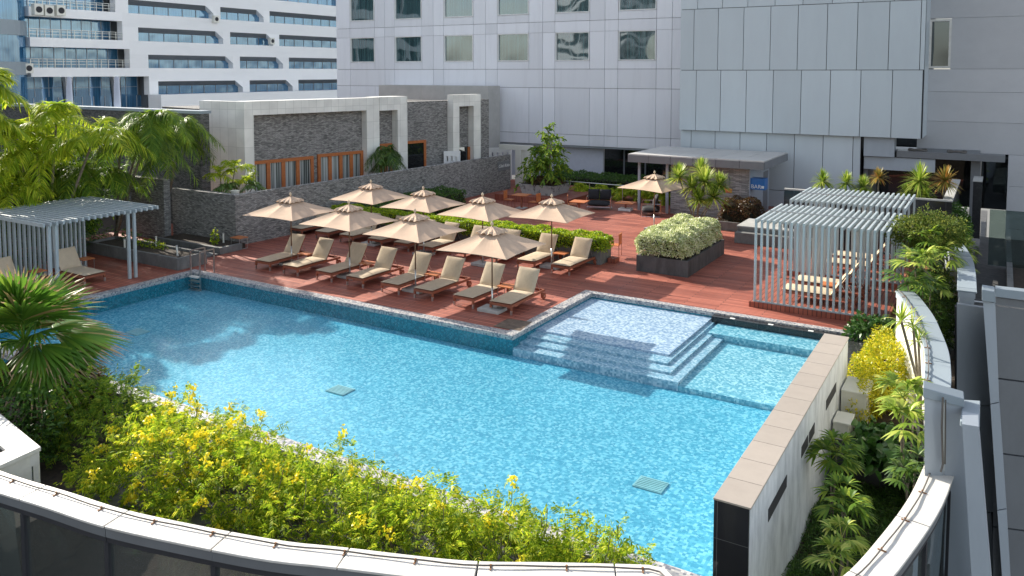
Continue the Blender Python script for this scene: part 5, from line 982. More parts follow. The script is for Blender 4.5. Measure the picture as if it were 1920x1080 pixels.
for i in range(n_): y = 13.75+(17.75-13.75)*i/(n_-1); mb = MB(); mb.box(-29.9, -25.55, y-0.035, y+0.035, 2.32, 2.44); rel(mb, O).build('roof_slat', MT['slat'], t, bevel=0.004)
for y in (16.72, 16.95, 14.0, 14.22): mb = MB(); mb.box(-25.8, -25.71, y-0.045, y+0.045, 0.0, 2.318); rel(mb, O).build('post', MT['slat'], t, bevel=0.004)
mb = MB(); mb.box(-25.8, -25.71, 13.8, 17.7, 2.22, 2.317) if False else None
for i in range(24): y = 13.2+3.75*i/23; mb = MB(); mb.box(-28.9, -28.78, y-0.03, y+0.03, 0.0, 2.318); rel(mb, O).build('screen_slat', MT['slat'], t)
mb = MB(); mb.box(-28.95, -28.75, 13.1, 17.0, 0.001, 0.06); rel(mb, O).build('base_rail', MT['conc_pale'], t)
# pool ladder
t = thing('pool_ladder', 'steel pool ladder with square handrails at the far left pool corner', 'ladder', (-24.3, 18.5, 0)); O = (-24.3, 18.5, 0)
for x in (-24.45, -23.95):
    mb = MB()
    for a, b_ in (((x, 18.22, -0.62), (x, 18.22, 0.86)), ((x, 18.22, 0.86), (x, 18.82, 0.86)), ((x, 18.82, 0.86), (x, 18.82, 0.0))): mb.bar(a, b_, 0.04, 0.04)
    rel(mb, O).build('handrail', MT['steel'], t)
for k, z in enumerate((-0.05, -0.2, -0.35, -0.5)): mb = MB(); mb.box(-24.425, -23.975, 18.1, 18.26, z-0.02, z+0.02); rel(mb, O).build('tread', MT['rim'] if k == 0 else MT['steel'], t)
# small pale bollard lights
b0_ = None
for px, py, z, lb in ((234, 467, 0.36, 'short pale bollard light in the long planter, behind the ladder left one'), (333, 480, 0.36, 'short leaning pale bollard light at the planter corner near the ladder'), (419, 455, 0.2, 'short pale bollard light in the kerb bed by the stone wall'), (293, 462, 0.36, 'small pale bollard light low among the planter seedlings')):
    q = G(px, py, z)
    if b0_ is None:
        b0_ = thing('bollard_light', lb, 'bollard light', tuple(q), group='bollard lights in the planters'); mb = MB(); mb.tube([(0, 0, -0.02), (0, 0, 0.36)], 0.035, 10); mb.build('stem', MT['cream'], b0_); mb = MB(); mb.tube([(0, 0, 0.361), (0, 0, 0.40)], 0.045, 10); mb.build('cap', MT['conc_pale'], b0_)
    else: o = dup(b0_, tuple(q), 0, lb); o.rotation_euler = (0, -0.12 if px == 333 else 0, 0)
# ================================================================== PLANTS
def leafcloud(n_, center, radii, L, W, m_, name, parent=None, upb=0.2, shell=0.55, lumps=0.25, freq=2.2, seed=1, segs=2, flat=False, droop=0.2, extra=None, power=2.0, zmin=None):
    """leaves spread through a lumpy volume, denser towards its outside"""
    rg = np.random.default_rng(seed); P = []; got = 0; c = np.array(center, float); R_a = np.array(radii, float); ph = rg.uniform(0, 6.28, (3, 3))
    while got < n_:
        v = rg.normal(size=(n_, 3)); v /= np.linalg.norm(v, axis=1, keepdims=True)
        if power != 2.0: v = v/(np.abs(v)**power).sum(1, keepdims=True)**(1/power)
        lump = 1+lumps*(np.sin(v[:, 0]*freq*2+ph[0, 0])*np.sin(v[:, 1]*freq*2.3+ph[0, 1])*0.6+np.sin(v[:, 2]*freq*3+ph[0, 2]+v[:, 0]*4)*0.4+0.5*np.sin(v[:, 0]*freq*5+ph[1, 0])*np.sin(v[:, 1]*freq*5+ph[1, 1]+v[:, 2]*5))
        r_ = rg.uniform(shell, 1.0, n_)**0.7*lump; p = c+v*R_a*r_[:, None]
        if zmin is not None: p = p[p[:, 2] > zmin]
        P.append(np.concatenate([p, v[:len(p)]], 1) if zmin is None else np.concatenate([p, (p-c)/R_a], 1)); got += len(p)
    A = np.concatenate(P)[:n_]; p = A[:, :3]; out = A[:, 3:]; d = out*0.8+rdir(n_, upb, rg)*0.9
    V, Fq = strips(p, d, rg.uniform(0.7, 1.2, n_)*L, rg.uniform(0.7, 1.2, n_)*W, droop, segs, roll=rdir(n_, 0.5, rg))
    parts = [(V, Fq, 0)]
    if extra: parts += extra
    return npmesh(name, parts, m_, parent)
def branches(pts, r, parent, name='stems', m_=None, k=5):
    mb = MB()
    for q in pts: mb.tube(q, r, k, r1=r*0.4)
    return mb.build(name, m_ or MT['trunk'], parent)
def rosette(c, n_, L, W, droop, el0, el1, rg, segs=4, prof=(0.6, 1, 0.9, 0.6, 0.05)):
    az = rg.uniform(0, 2*np.pi, n_); el = rg.uniform(el0, el1, n_); d = np.stack([np.cos(az)*np.cos(el), np.sin(az)*np.cos(el), np.sin(el)], 1)
    return strips(np.tile(c, (n_, 1)).astype(float)+d*0.03, d, rg.uniform(0.75, 1.1, n_)*L, W, droop*np.cos(el), segs, prof=list(prof)[:segs] + [prof[-1]])
def palm(name, label, base, crowns, Lf, m_, nf=11, leaf=0.5, seed=0, group=None, trunk_r=0.07, droop=0.75, nl=30, cat='palm', el=(0.25, 1.35), lw=0.045):
    """feather palm: curved ribs carrying two rows of leaflets; crowns = list of crown points"""
    rg = np.random.default_rng(seed); t = thing(name, label, cat, tuple(base), group=group); b = Vector(base); parts = []; ribs = MB(); tr = MB()
    for c in crowns:
        c = Vector(c); mid = (b+c)/2+Vector((rg.uniform(-0.1, 0.1), rg.uniform(-0.1, 0.1), 0)); ro = Vector((rg.uniform(-.15, .15), rg.uniform(-.15, .15), 0)) if len(crowns) > 1 else Vector()
        tr.tube([ro, mid-b, c-b], trunk_r, 8, r1=trunk_r*0.6)
        for k in range(nf):
            az = 2*math.pi*k/nf+rg.uniform(-0.3, 0.3); e = rg.uniform(*el); L_ = Lf*rg.uniform(0.75, 1.1); d = Vector((math.cos(az)*math.cos(e), math.sin(az)*math.cos(e), math.sin(e))); dr = droop*rg.uniform(0.8, 1.2)
            path = [c-b+d*(L_*u)-Vector((0, 0, dr*L_*u*u)) for u in np.linspace(0, 1, 9)]; ribs.tube(path, 0.016, 4, r1=0.004)
            u = np.linspace(0.16, 0.99, nl); pp = np.array([list((c-b)+d*(L_*x)-Vector((0, 0, dr*L_*x*x))) for x in u]); tg_ = np.array([list((d-Vector((0, 0, 2*dr*x))).normalized()) for x in u])
            sd = np.cross(tg_, [0, 0, 1.0]); sd /= np.maximum(np.linalg.norm(sd, axis=1, keepdims=True), 1e-6); upv = np.cross(sd, tg_)
            ll = leaf*(np.sin(np.pi*np.clip(u*0.85+0.12, 0, 1)))**0.6
            for s_ in (-1, 1):
                dd = sd*s_*0.9+tg_*rg.uniform(0.45, 0.85, (nl, 1))+upv*(0.15+rg.uniform(-0.4, 0.4, (nl, 1))); parts.append(strips(pp, dd, ll*rg.uniform(0.75, 1.15, nl), lw, rg.uniform(0.3, 0.9, nl), 3, roll=upv+sd*s_*0.3, prof=[0.5, 1, 0.8, 0.05]))
    tr.build('trunk', MT['trunk'], t, smooth=True); o = npmesh('crown', parts, m_, t); ribs.build('frond_ribs', m_, t); return t
def fan_leaf(c, d, L, spread, nseg, rg, droop=0.25):
    """one palmate leaf: pleated segments fanned in the leaf's own plane"""
    d = Vector(d).normalized(); s_ = d.cross(Vector((0, 0, 1))).normalized(); n_ = s_.cross(d); a = np.linspace(-spread, spread, nseg)
    D = np.array([list(d*math.cos(x)+s_*math.sin(x)+n_*0.10*(1 if i % 2 else -1)*0.3) for i, x in enumerate(a)])
    LL = L*(1-0.18*(np.abs(a)/spread)**2)*rg.uniform(0.93, 1.05, nseg); w_ = 2*spread*L*0.62/nseg
    roll = np.array([list(n_*1.0+s_*(0.55 if i % 2 else -0.55)) for i in range(nseg)])
    return strips(np.tile(list(c), (nseg, 1)).astype(float), D, LL, w_*1.25, droop*np.linspace(0.8, 1.2, nseg), 5, roll=roll, prof=[0.05, 0.42, 0.9, 1.0, 0.5, 0.04])
def fanpalm(name, label, base, crown, Ll, m_, n_=18, seed=3, dead=4):
    rg = np.random.default_rng(seed); t = thing(name, label, 'palm', tuple(base)); b = Vector(base); c = Vector(crown)-b; mb = MB(); mb.tube([(0, 0, 0), c*0.5+Vector((0.04, 0, 0)), c], 0.15, 10, r1=0.11); mb.build('trunk', MT['trunk'], t); parts = []; pet = MB(); dp = []
    for k in range(n_):
        az = k*2.4+rg.uniform(-0.2, 0.2); e = rg.uniform(0.0, 1.35) if k % 4 else rg.uniform(-0.35, 0.1); pl = rg.uniform(0.25, 0.5)*Ll; d = Vector((math.cos(az)*math.cos(e), math.sin(az)*math.cos(e), math.sin(e))); h_ = c+d*pl
        pet.tube([c, c+d*pl*0.5+Vector((0, 0, 0.03)), h_], 0.017, 5, r1=0.01); parts.append(fan_leaf(h_, d+Vector((0, 0, -0.15)), Ll*rg.uniform(0.75, 1.05), 1.15, 34, rg))
    for k in range(dead):
        az = rg.uniform(0, 6.28); d = Vector((math.cos(az)*0.5, math.sin(az)*0.5, -0.8)); dp.append(fan_leaf(c+d*0.25, d, Ll*0.7, 0.7, 16, rg, 0.1))
    co = npmesh('crown', parts, [m_, LM['brown']], t)
    mi = np.zeros(len(co.data.polygons), np.int32); mi[4::5] = (rg.random(len(mi[4::5])) < 0.55); co.data.polygons.foreach_set('material_index', mi)      # scorched leaf tips
    pet.build('leaf_stalks', m_, t)
    if dp: npmesh('dead_leaves', dp, LM['brown'], t)
    return t
# ---- hedges
def hedge(name, label, x0, x1, y0, y1, z0, z1, n_, L, W, m_, seed=1, lump=0.05, r_=0.16):
    rg = np.random.default_rng(seed); c = Vector(((x0+x1)/2, (y0+y1)/2, z0)); t = thing(name, label, 'hedge', tuple(c)); hx, hy, hz = (x1-x0)/2, (y1-y0)/2, z1-z0
    A = [4*hx*hy*1.3, 2*hx*hz, 2*hx*hz*0.5, 2*hy*hz, 2*hy*hz*0.6]; A = np.array(A)/sum(A); f = rg.choice(5, n_, p=A); a = rg.uniform(-1, 1, n_); b = rg.uniform(-1, 1, n_); p = np.zeros((n_, 3)); nr = np.zeros((n_, 3))
    for k in range(5):
        m = f == k
        if k == 0: p[m] = np.stack([a[m]*hx, b[m]*hy, np.full(m.sum(), hz)], 1); nr[m] = [0, 0, 1]
        elif k < 3: s_ = -1 if k == 1 else 1; p[m] = np.stack([a[m]*hx, np.full(m.sum(), s_*hy), (b[m]+1)/2*hz], 1); nr[m] = [0, s_, 0]
        else: s_ = 1 if k == 3 else -1; p[m] = np.stack([np.full(m.sum(), s_*hx), a[m]*hy, (b[m]+1)/2*hz], 1); nr[m] = [s_, 0, 0]
    # rounded edges and gentle unevenness
    q = p.copy()
    cx = np.clip(np.abs(p[:, 0])-(hx-r_), 0, None); cy = np.clip(np.abs(p[:, 1])-(hy-r_), 0, None); cz = np.clip(p[:, 2]-(hz-r_), 0, None); ln = np.sqrt(cx**2+cy**2+cz**2); k = np.where(ln > r_, r_/np.maximum(ln, 1e-6), 1)
    q[:, 0] = np.sign(p[:, 0])*(np.minimum(np.abs(p[:, 0]), hx-r_)+cx*k); q[:, 1] = np.sign(p[:, 1])*(np.minimum(np.abs(p[:, 1]), hy-r_)+cy*k); q[:, 2] = np.minimum(p[:, 2], hz-r_)+cz*k
    un = lump*(np.sin(q[:, 0]*3.1+seed)*np.sin(q[:, 1]*4.3)+0.7*np.sin(q[:, 0]*7.7+q[:, 2]*6)+0.5*np.sin(q[:, 1]*9+q[:, 2]*8+seed)); q += nr*(un-rg.uniform(0, 0.10, n_)**1.0)[:, None]
    V, Fq = strips(q, nr*0.6+rdir(n_, 0.35, rg), rg.uniform(0.7, 1.3, n_)*L, rg.uniform(0.7, 1.2, n_)*W, 0.15, 2, roll=rdir(n_, 0.3, rg)); npmesh('foliage', [(V, Fq)], m_, t)
    mb = MB()
    for i in range(max(6, int((x1-x0)*3))): x = rg.uniform(-hx*0.92, hx*0.92); y = rg.uniform(-hy*0.7, hy*0.7); mb.tube([(x, y, -0.1), (x+rg.uniform(-.08, .08), y, hz*0.5), (x+rg.uniform(-.15, .15), y, hz*0.85)], 0.015, 4)
    mb.build('stems', MT['trunk'], t)
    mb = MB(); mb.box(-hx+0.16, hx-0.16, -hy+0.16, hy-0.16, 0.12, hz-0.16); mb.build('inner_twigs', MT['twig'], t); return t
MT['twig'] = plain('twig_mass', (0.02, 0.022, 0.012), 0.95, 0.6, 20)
hedge('clipped_hedge', 'long clipped lime green hedge behind the back row of loungers', -26.2, -12.4, 26.95, 28.05, 0.52, 1.02, 30000, 0.075, 0.04, LM['hedge_y'], 2)
hedge('clipped_hedge', 'dark green clipped hedge piece along the stone wall, behind the leftmost back parasol', -26.0, -24.0, 28.2, 35.0, 0.0, 1.0, 9000, 0.08, 0.045, LM['green'], 3)
hedge('variegated_hedge', 'bushy cream and green variegated hedge in the concrete planter', -11.2, -9.25, 26.9, 31.3, 0.66, 1.42, 30000, 0.065, 0.042, LM['hedge_w'], 4, 0.065, 0.34)
hedge('clipped_hedge', 'low dark green hedge in front of the hotel lobby glass', -24.5, -16.6, 43.6, 46.2, 0.0, 0.85, 9000, 0.11, 0.05, LM['green'], 5)
hedge('brown_hedge', 'rounded brownish shrub against the bar kiosk wall', -10.9, -9.3, 36.2, 38.2, 0.3, 1.25, 6000, 0.08, 0.04, LM['red'], 6, 0.1, 0.35)
planter('low_planter', 'low dark concrete bed under the brownish shrub by the bar', -11.1, -9.1, 36.0, 38.5, 0.4, MT['conc'])
# ---- feather palms at the left
pg = 'feather palms along the left wall'
def pc(px, py, X=None, Y=None): return tuple(AX(px, py, X)) if X is not None else tuple(AY(px, py, Y))
palm('feather_palm', 'bright yellow-green palm clump, highest fronds at the far left', (-31.6, 17.0, 0), [pc(105, 236, Y=17.2), pc(28, 262, Y=16.4), pc(175, 262, Y=17.8), pc(70, 290, Y=16.6)], 2.4, LM['palm_bright'], 15, 0.66, 21, pg, nl=44, lw=0.036)
palm('feather_palm', 'dark drooping palm crown in front of the tall stone wall', (-31.5, 19.9, 0.3), [pc(285, 232, Y=20.2), pc(225, 258, Y=19.8), pc(262, 262, Y=20.4)], 2.3, LM['palm'], 16, 0.66, 22, pg, droop=1.0, nl=44, lw=0.034)
palm('feather_palm', 'palm with hanging fronds right of the dark drooping one, nearest the annexe', (-32.6, 22.9, 0), [pc(335, 245, Y=22.6), pc(318, 262, Y=22.2)], 2.3, LM['palm'], 16, 0.62, 23, pg, droop=1.05, nl=44, lw=0.034)
palm('feather_palm', 'low bright palm fronds above the left pergola roof at the picture edge', (-32.0, 15.8, 0), [pc(-10, 335, Y=15.8), pc(22, 362, Y=15.4)], 1.9, LM['palm_bright'], 14, 0.55, 24, pg, nl=40, lw=0.034)
palm('feather_palm', 'shaded green palm between the bright clump and the pergola roof', (-31.6, 17.6, 0), [pc(150, 325, Y=18.3), pc(60, 320, Y=17.2), pc(195, 330, Y=19.0)], 2.0, LM['palm'], 14, 0.55, 25, pg, nl=40, droop=0.95, lw=0.034)
palm('feather_palm', 'outermost palm, mostly outside the left picture edge', (-32.5, 14.6, 0), [(-33.0, 15.2, 6.6), (-31.6, 14.0, 5.6), (-32.6, 13.2, 6.2)], 2.6, LM['palm_bright'], 18, 0.7, 26, pg, nl=46, lw=0.08)
palm('feather_palm', 'palm just outside the left picture edge beside the pool', (-29.8, 12.2, 0), [(-30.4, 12.8, 6.2), (-29.6, 11.6, 5.4), (-30.8, 11.2, 6.0)], 2.6, LM['palm'], 18, 0.7, 27, pg, nl=46, lw=0.08)
# undergrowth behind the left pergola
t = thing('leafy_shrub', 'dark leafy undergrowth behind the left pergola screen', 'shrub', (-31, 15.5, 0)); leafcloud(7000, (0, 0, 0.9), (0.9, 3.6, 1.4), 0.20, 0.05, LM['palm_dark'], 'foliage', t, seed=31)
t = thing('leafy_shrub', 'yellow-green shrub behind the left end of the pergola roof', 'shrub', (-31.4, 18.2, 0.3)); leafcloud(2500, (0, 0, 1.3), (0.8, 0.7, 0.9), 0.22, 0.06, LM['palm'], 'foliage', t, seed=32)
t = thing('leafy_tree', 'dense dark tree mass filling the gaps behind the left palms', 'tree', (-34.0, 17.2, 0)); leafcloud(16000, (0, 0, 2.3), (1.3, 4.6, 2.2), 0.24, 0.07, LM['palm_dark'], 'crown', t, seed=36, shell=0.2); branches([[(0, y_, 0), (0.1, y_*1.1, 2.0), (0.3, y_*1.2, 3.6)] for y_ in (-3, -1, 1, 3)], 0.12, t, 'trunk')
# areca behind the stone wall
palm('areca_palm', 'sparse sunlit areca palm in front of the cream annexe end wall', (-29.3, 23.6, 0), [pc(440, 318, Y=23.8), pc(413, 332, Y=23.6), pc(462, 345, Y=24.2)], 1.25, LM['palm_bright'], 8, 0.36, 33, None, 0.035, nl=22, droop=0.6, lw=0.035)
palm('areca_palm', 'low dark areca fronds just above the stone wall corner', (-29.0, 23.2, 0), [pc(425, 352, Y=23.2), pc(475, 350, Y=23.9)], 0.8, LM['palm_dark'], 9, 0.3, 34, None, 0.03, nl=18)
q = wf(725, 300, 0.7); qq = WF.p+WF.d*q[0]+WF.n*0.7
palm('pot_palm', 'dark palm in the shaded doorway between the cream portal frames', (qq.x, qq.y, 0), [(qq.x, qq.y, 2.9), (qq.x+0.3, qq.y, 2.4)], 1.35, LM['palm_dark'], 12, 0.45, 35, None, 0.05, nl=26, droop=0.9)
mb = MB(); q = AY(441, 357, 22.9); mb.tube([(0, 0, -0.25), (0, 0, 0.0)], 0.12, 14, r1=0.2); o = mb.build('plant_pot', MT['cream']); o.location = tuple(q); tag(o, 'small cream pot showing over the stone wall corner', 'pot')
# seedlings in planters
for i, (px, py, z, lb) in enumerate(((282, 463, 0.36, 'row of small yellow-green seedlings in the long concrete planter'), (403, 458, 0.2, 'small upright yellow-green plant in the kerb bed'), (245, 450, 0.36, 'green seedlings at the shaded end of the concrete planter'))):
    q = G(px, py, z); t = thing('seedling_plant', lb, 'plant', tuple(q)); r_ = ((0.9, 0.25, 0.14), (0.14, 0.14, 0.32), (0.5, 0.3, 0.2))[i]; leafcloud((260, 160, 160)[i], (0, 0, r_[2]*0.9), r_, 0.09, 0.05, LM['tecoma'] if i < 2 else LM['green'], 'foliage', t, seed=40+i)
    branches([[(0, 0, 0), (0.02, 0, r_[2]*1.5)]], 0.008, t)
# fan palm lower left
B_ = G(55, 800, -0.45); C_ = AY(45, 640, B_.y)
print('FANPALM', B_, C_)
fanpalm('fan_palm', 'big fan palm with pleated leaves and brown tips beside the pool', tuple(B_), tuple(C_), 1.55, LM['fan'], 34, 3, 6)
# fishtail palm in planter
def fishtail(base, label):
    rg = np.random.default_rng(51); t = thing('fishtail_palm', label, 'palm', tuple(base)); parts = []; ribs = MB(); tr = MB()
    for s_ in range(6):
        bx, by = rg.uniform(-0.35, 0.35, 2); top = Vector((bx*1.6, by*1.6, rg.uniform(1.2, 3.0))); tr.tube([(bx, by, 0), (bx*1.2, by*1.2, top.z*0.6), top], 0.045, 6, r1=0.02)
        for k in range(13):
            u = rg.uniform(0.25, 1.0); c = Vector((bx+(top.x-bx)*u, by+(top.y-by)*u, top.z*u)); az = rg.uniform(0, 6.28); e = rg.uniform(-0.1, 0.9) if u < 0.9 else rg.uniform(0.8, 1.45); L_ = rg.uniform(1.0, 1.5)*(1.15-0.3*u); d = Vector((math.cos(az)*math.cos(e), math.sin(az)*math.cos(e), math.sin(e)))
            pth = [c+d*(L_*v)-Vector((0, 0, 0.55*L_*v*v)) for v in np.linspace(0, 1, 6)]; ribs.tube(pth, 0.012, 4, r1=0.004); n_ = 26; v = rg.uniform(0.2, 1, n_); pp = np.array([list(c+d*(L_*x)-Vector((0, 0, 0.55*L_*x*x))) for x in v])
            dd = rdir(n_, 0.1, rg)+np.array(list(d))*0.8; parts.append(strips(pp, dd, rg.uniform(0.16, 0.32, n_), rg.uniform(0.07, 0.13, n_), 0.5, 3, roll=rdir(n_, 1.0, rg), prof=[0.15, 0.7, 1.0, 0.5]))
    tr.build('trunk', MT['trunk'], t); npmesh('crown', parts, [LM['palm']], t); ribs.build('frond_ribs', LM['palm'], t)
fishtail((-21.9, 39.7, 0.9), 'tall bushy fishtail palm in the pale slab planter')
t = thing('ground_shrub', 'low reddish plants filling the palm planter', 'shrub', (-21.9, 39.7, 0.92)); leafcloud(3000, (0, 0, 0.08), (1.1, 0.95, 0.26), 0.14, 0.04, LM['red'], 'foliage', t, seed=52, zmin=-0.02)
# yellow palms before the lobby hedge
for i, x in enumerate((-22.4, -20.6, -19.3, -18.1, -16.9, -15.8)):
    palm('dwarf_palm', 'yellow-green dwarf palm in front of the lobby hedge, '+('leftmost', 'second from the left', 'third from the left', 'fourth from the left', 'fifth from the left', 'rightmost')[i], (x, 41.6, 0), [(x, 41.6, 0.5), (x+0.3, 41.8, 0.35)], 0.95, LM['palm_bright'], 11, 0.30, 60+i, 'dwarf palms before the lobby hedge', 0.03, nl=16, lw=0.05)
# dracaenas
def dracaena(label, base, heads, L, m_, seed, n_=75, W=0.045, group=None, droop=0.55, r=0.03, el=(-0.3, 1.5), cat='dracaena'):
    rg = np.random.default_rng(seed); t = thing('dracaena_plant', label, cat, tuple(base), group=group); b = Vector(base); parts = []; tr = MB()
    for h_ in heads:
        c = Vector(h_)-b; f = Vector((c.x*0.25, c.y*0.25, c.z*0.45)); tr.tube([(0, 0, 0), f+Vector((rg.uniform(-.05, .05), 0, 0)), c], r*1.3, 6, r1=r*0.8); parts.append(rosette(c, n_, L*rg.uniform(0.85, 1.1), W, droop, el[0], el[1], rg))
    tr.build('stem', MT['trunk'] if seed != 71 else MT['trunk'], t); npmesh('crown', parts, m_, t); return t
Yd = 33.3; hd = [AY(px, py, y).to_tuple() for px, py, y in ((1273, 333, Yd), (1315, 322, Yd+0.9), (1297, 352, Yd-0.2), (1322, 342, Yd), (1350, 347, Yd+0.3), (1338, 370, Yd), (1310, 375, Yd-0.3))]
dracaena('many-headed dracaena with pale bare stems behind the variegated hedge', AY(1305, 415, Yd).to_tuple()[:2]+(0.0,), hd, 0.72, LM['dracaena'], 71, 230, 0.055, droop=0.25, el=(-0.4, 1.5))
dg = 'dracaenas in the raised granite planter'
for i, (px, py, L_, mm, lb, tz) in enumerate(((1543, 341, 0.62, 'dracaena', 'green spiky dracaena in the granite planter, leftmost', 0.3), (1587, 343, 0.55, 'dracaena', 'green spiky dracaena in the granite planter, second from the left', 0.3), (1618, 352, 0.5, 'dracaena', 'low yellow-green dracaena between a green and a reddish one', 0.2), (1648, 333, 0.5, 'dracaena_red', 'orange-tipped dracaena on a pale stem in the granite planter', 0.6), (1724, 340, 0.72, 'dracaena', 'largest green dracaena in the granite planter', 0.6), (1772, 340, 0.62, 'dracaena_red', 'red and yellow dracaena at the right corner of the granite planter', 0.6), (1700, 362, 0.42, 'dracaena', 'low dracaena at the foot of the largest one', 0.2), (1735, 368, 0.42, 'dracaena', 'low dracaena between the largest and the red-yellow one', 0.15))):
    h_ = AY(px, py, Y_+0.75); dracaena(lb, (h_.x, h_.y, 2.1), [h_.to_tuple()], L_*1.12, LM[mm], 80+i, 170, 0.05, dg, droop=0.35, el=(-0.5, 1.5))
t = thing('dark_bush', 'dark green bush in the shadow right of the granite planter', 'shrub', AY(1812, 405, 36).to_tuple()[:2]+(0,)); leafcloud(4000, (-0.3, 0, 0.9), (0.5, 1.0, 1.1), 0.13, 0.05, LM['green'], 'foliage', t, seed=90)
# ---- right garden
def clump(name, label, base, n_, radii, L, W, m_, seed, cat='shrub', stems=5, c=None, **k):
    rg = np.random.default_rng(seed); t = thing(name, label, cat, tuple(base)); cz = radii[2]*0.9 if c is None else c; leafcloud(n_, (0, 0, cz), radii, L, W, m_, 'foliage', t, seed=seed, **k)
    branches([[(rg.uniform(-.1, .1), rg.uniform(-.1, .1), 0), (rg.uniform(-.3, .3)*radii[0], rg.uniform(-.3, .3)*radii[1], cz*0.6), (rg.uniform(-.8, .8)*radii[0], rg.uniform(-.8, .8)*radii[1], cz+radii[2]*0.5)] for _ in range(stems)], 0.022, t); return t
clump('yellow_shrub', 'bright golden-leaved shrub between the white wall and the curved parapet', (-2.15, 20.5, -0.45), 16000, (0.62, 2.35, 0.66), 0.07, 0.035, LM['yellow_shrub'], 101)
clump('leafy_shrub', 'green broad-leaved bush above the golden shrub near the pergola corner', G(1640, 625, 0.1).to_tuple()[:2]+(-0.45,), 1400, (0.7, 0.5, 0.55), 0.16, 0.08, LM['broad'], 102)
clump('round_tree', 'small round-crowned tree right of the pergolas', AX(1738, 500, -1.65).to_tuple()[:2]+(-0.3,), 8000, (0.95, 1.05, 0.5), 0.09, 0.035, LM['olive'], 103, 'tree', 9, c=2.9, lumps=0.4)
def rhapis(label, base, heads, L, seed, m_, nfan=9):
    rg = np.random.default_rng(seed); t = thing('rhapis_palm', label, 'palm', tuple(base), group='rhapis palms in the right garden'); b = Vector(base); parts = []; tr = MB(); pt = MB()
    for h_ in heads:
        c = Vector(h_)-b; tr.tube([(rg.uniform(-.12, .12), rg.uniform(-.12, .12), 0), Vector((c.x*0.6, c.y*0.6, c.z*0.5)), c], 0.02, 6, r1=0.015)
        for k in range(nfan):
            az = k*2.4+rg.uniform(-.3, .3); e = rg.uniform(-0.1, 1.2); d = Vector((math.cos(az)*math.cos(e), math.sin(az)*math.cos(e), math.sin(e))); o = c+d*L*0.55; pt.tube([c, o], 0.006, 4)
            nseg = 9; a = np.linspace(-1.25, 1.25, nseg); s_ = d.cross(Vector((0, 0, 1))).normalized(); D = np.array([list(d*math.cos(x)+s_*math.sin(x)) for x in a]); parts.append(strips(np.tile(list(o), (nseg, 1)), D, L*0.62*rg.uniform(0.85, 1.1, nseg), 0.05*L/0.5, 0.45, 4, prof=[0.25, 1, 1, 0.75, 0.1]))
    tr.build('stems', MT['trunk'], t); pt.build('leaf_stalks', m_, t); npmesh('crown', parts, m_, t); return t
A_ = lambda px, py, X: AX(px, py, X).to_tuple()
rhapis('dark rhapis palm clump beside the near pergola, leftmost of the garden palms', A_(1735, 560, -1.6)[:2]+(-0.45,), [A_(1715, 490, -1.8), A_(1745, 470, -1.7), A_(1700, 525, -1.8), A_(1730, 540, -1.6), A_(1765, 500, -1.5)], 0.62, 110, LM['palm_dark'], 11)
rhapis('sunlit rhapis palm clump leaning over the parapet end', A_(1790, 560, -1.1)[:2]+(-0.45,), [A_(1800, 485, -1.1), A_(1825, 505, -1.0), A_(1790, 520, -1.2), A_(1770, 530, -1.3), A_(1810, 530, -1.1), A_(1795, 465, -1.2)], 0.60, 111, LM['dracaena'], 11)
rhapis('rhapis palm clump rising behind the parapet end, right of the round tree', A_(1790, 540, -1.0)[:2]+(-0.45,), [A_(1765, 455, -1.3), A_(1790, 440, -1.2), A_(1775, 480, -1.2), A_(1740, 450, -1.6), A_(1815, 470, -1.05), A_(1845, 500, -0.8)], 0.62, 122, LM['palm'], 11)
rhapis('rhapis palm clump hanging over the short rear parapet', A_(1800, 560, -1.0)[:2]+(-0.45,), [A_(1785, 500, -1.1), A_(1805, 470, -1.0), A_(1760, 480, -1.3), A_(1725, 500, -1.5), A_(1770, 520, -1.25)], 0.66, 123, LM['dracaena'], 12)
rhapis('leafy rhapis at the foot of the parapet beneath the round tree', A_(1740, 590, -1.5)[:2]+(-0.45,), [A_(1735, 565, -1.6), A_(1765, 560, -1.4), A_(1745, 540, -1.4)], 0.5, 112, LM['dracaena'], 10)
clump('dark_bush', 'dense dark greenery beneath the round tree beside the near pergola', (-1.5, 25.2, -0.45), 6000, (0.7, 1.5, 1.1), 0.16, 0.035, LM['palm_dark'], 132)
hs_ = [(1690, 600), (1715, 625), (1745, 640), (1700, 645)]
dracaena('thin-stemmed spiky plants against the cream parapet, topmost group', A_(1735, 700, -1.1)[:2]+(-0.45,), [A_(px, py, -1.25) for px, py in ((1712, 612), (1740, 632), (1690, 603), (1722, 640))], 0.42, LM['dracaena'], 113, 45, 0.03)
dracaena('spiky green plant in front of the parapet end', A_(1745, 735, -1.1)[:2]+(-0.45,), [A_(1742, 705, -1.1), A_(1750, 720, -1.0)], 0.5, LM['dracaena'], 114, 45, 0.035)
rhapis('tall thin rhapis palm in front of the golden shrub', A_(1700, 860, -1.25)[:2]+(-1.0,), [A_(1693, 745, -1.25), A_(1690, 800, -1.2), A_(1715, 760, -1.2)], 0.55, 115, LM['dracaena'], 11)
rhapis('dark rhapis palm close to the white wall by the utility boxes', A_(1562, 905, -2.4)[:2]+(-1.15,), [A_(1568, 850, -2.3), A_(1558, 868, -2.35)], 0.50, 116, LM['palm'], 10)
rhapis('rhapis palm rising from the grass near the wall slot', A_(1580, 1000, -1.9)[:2]+(-1.15,), [A_(1580, 935, -1.9), A_(1585, 960, -1.8)], 0.42, 117, LM['palm'], 10)
rhapis('small yellow-green rhapis at the bottom edge of the garden', A_(1580, 1070, -1.75)[:2]+(-1.15,), [A_(1578, 1010, -1.75), A_(1590, 1045, -1.7), A_(1560, 1050, -1.8)], 0.36, 118, LM['dracaena'], 9)
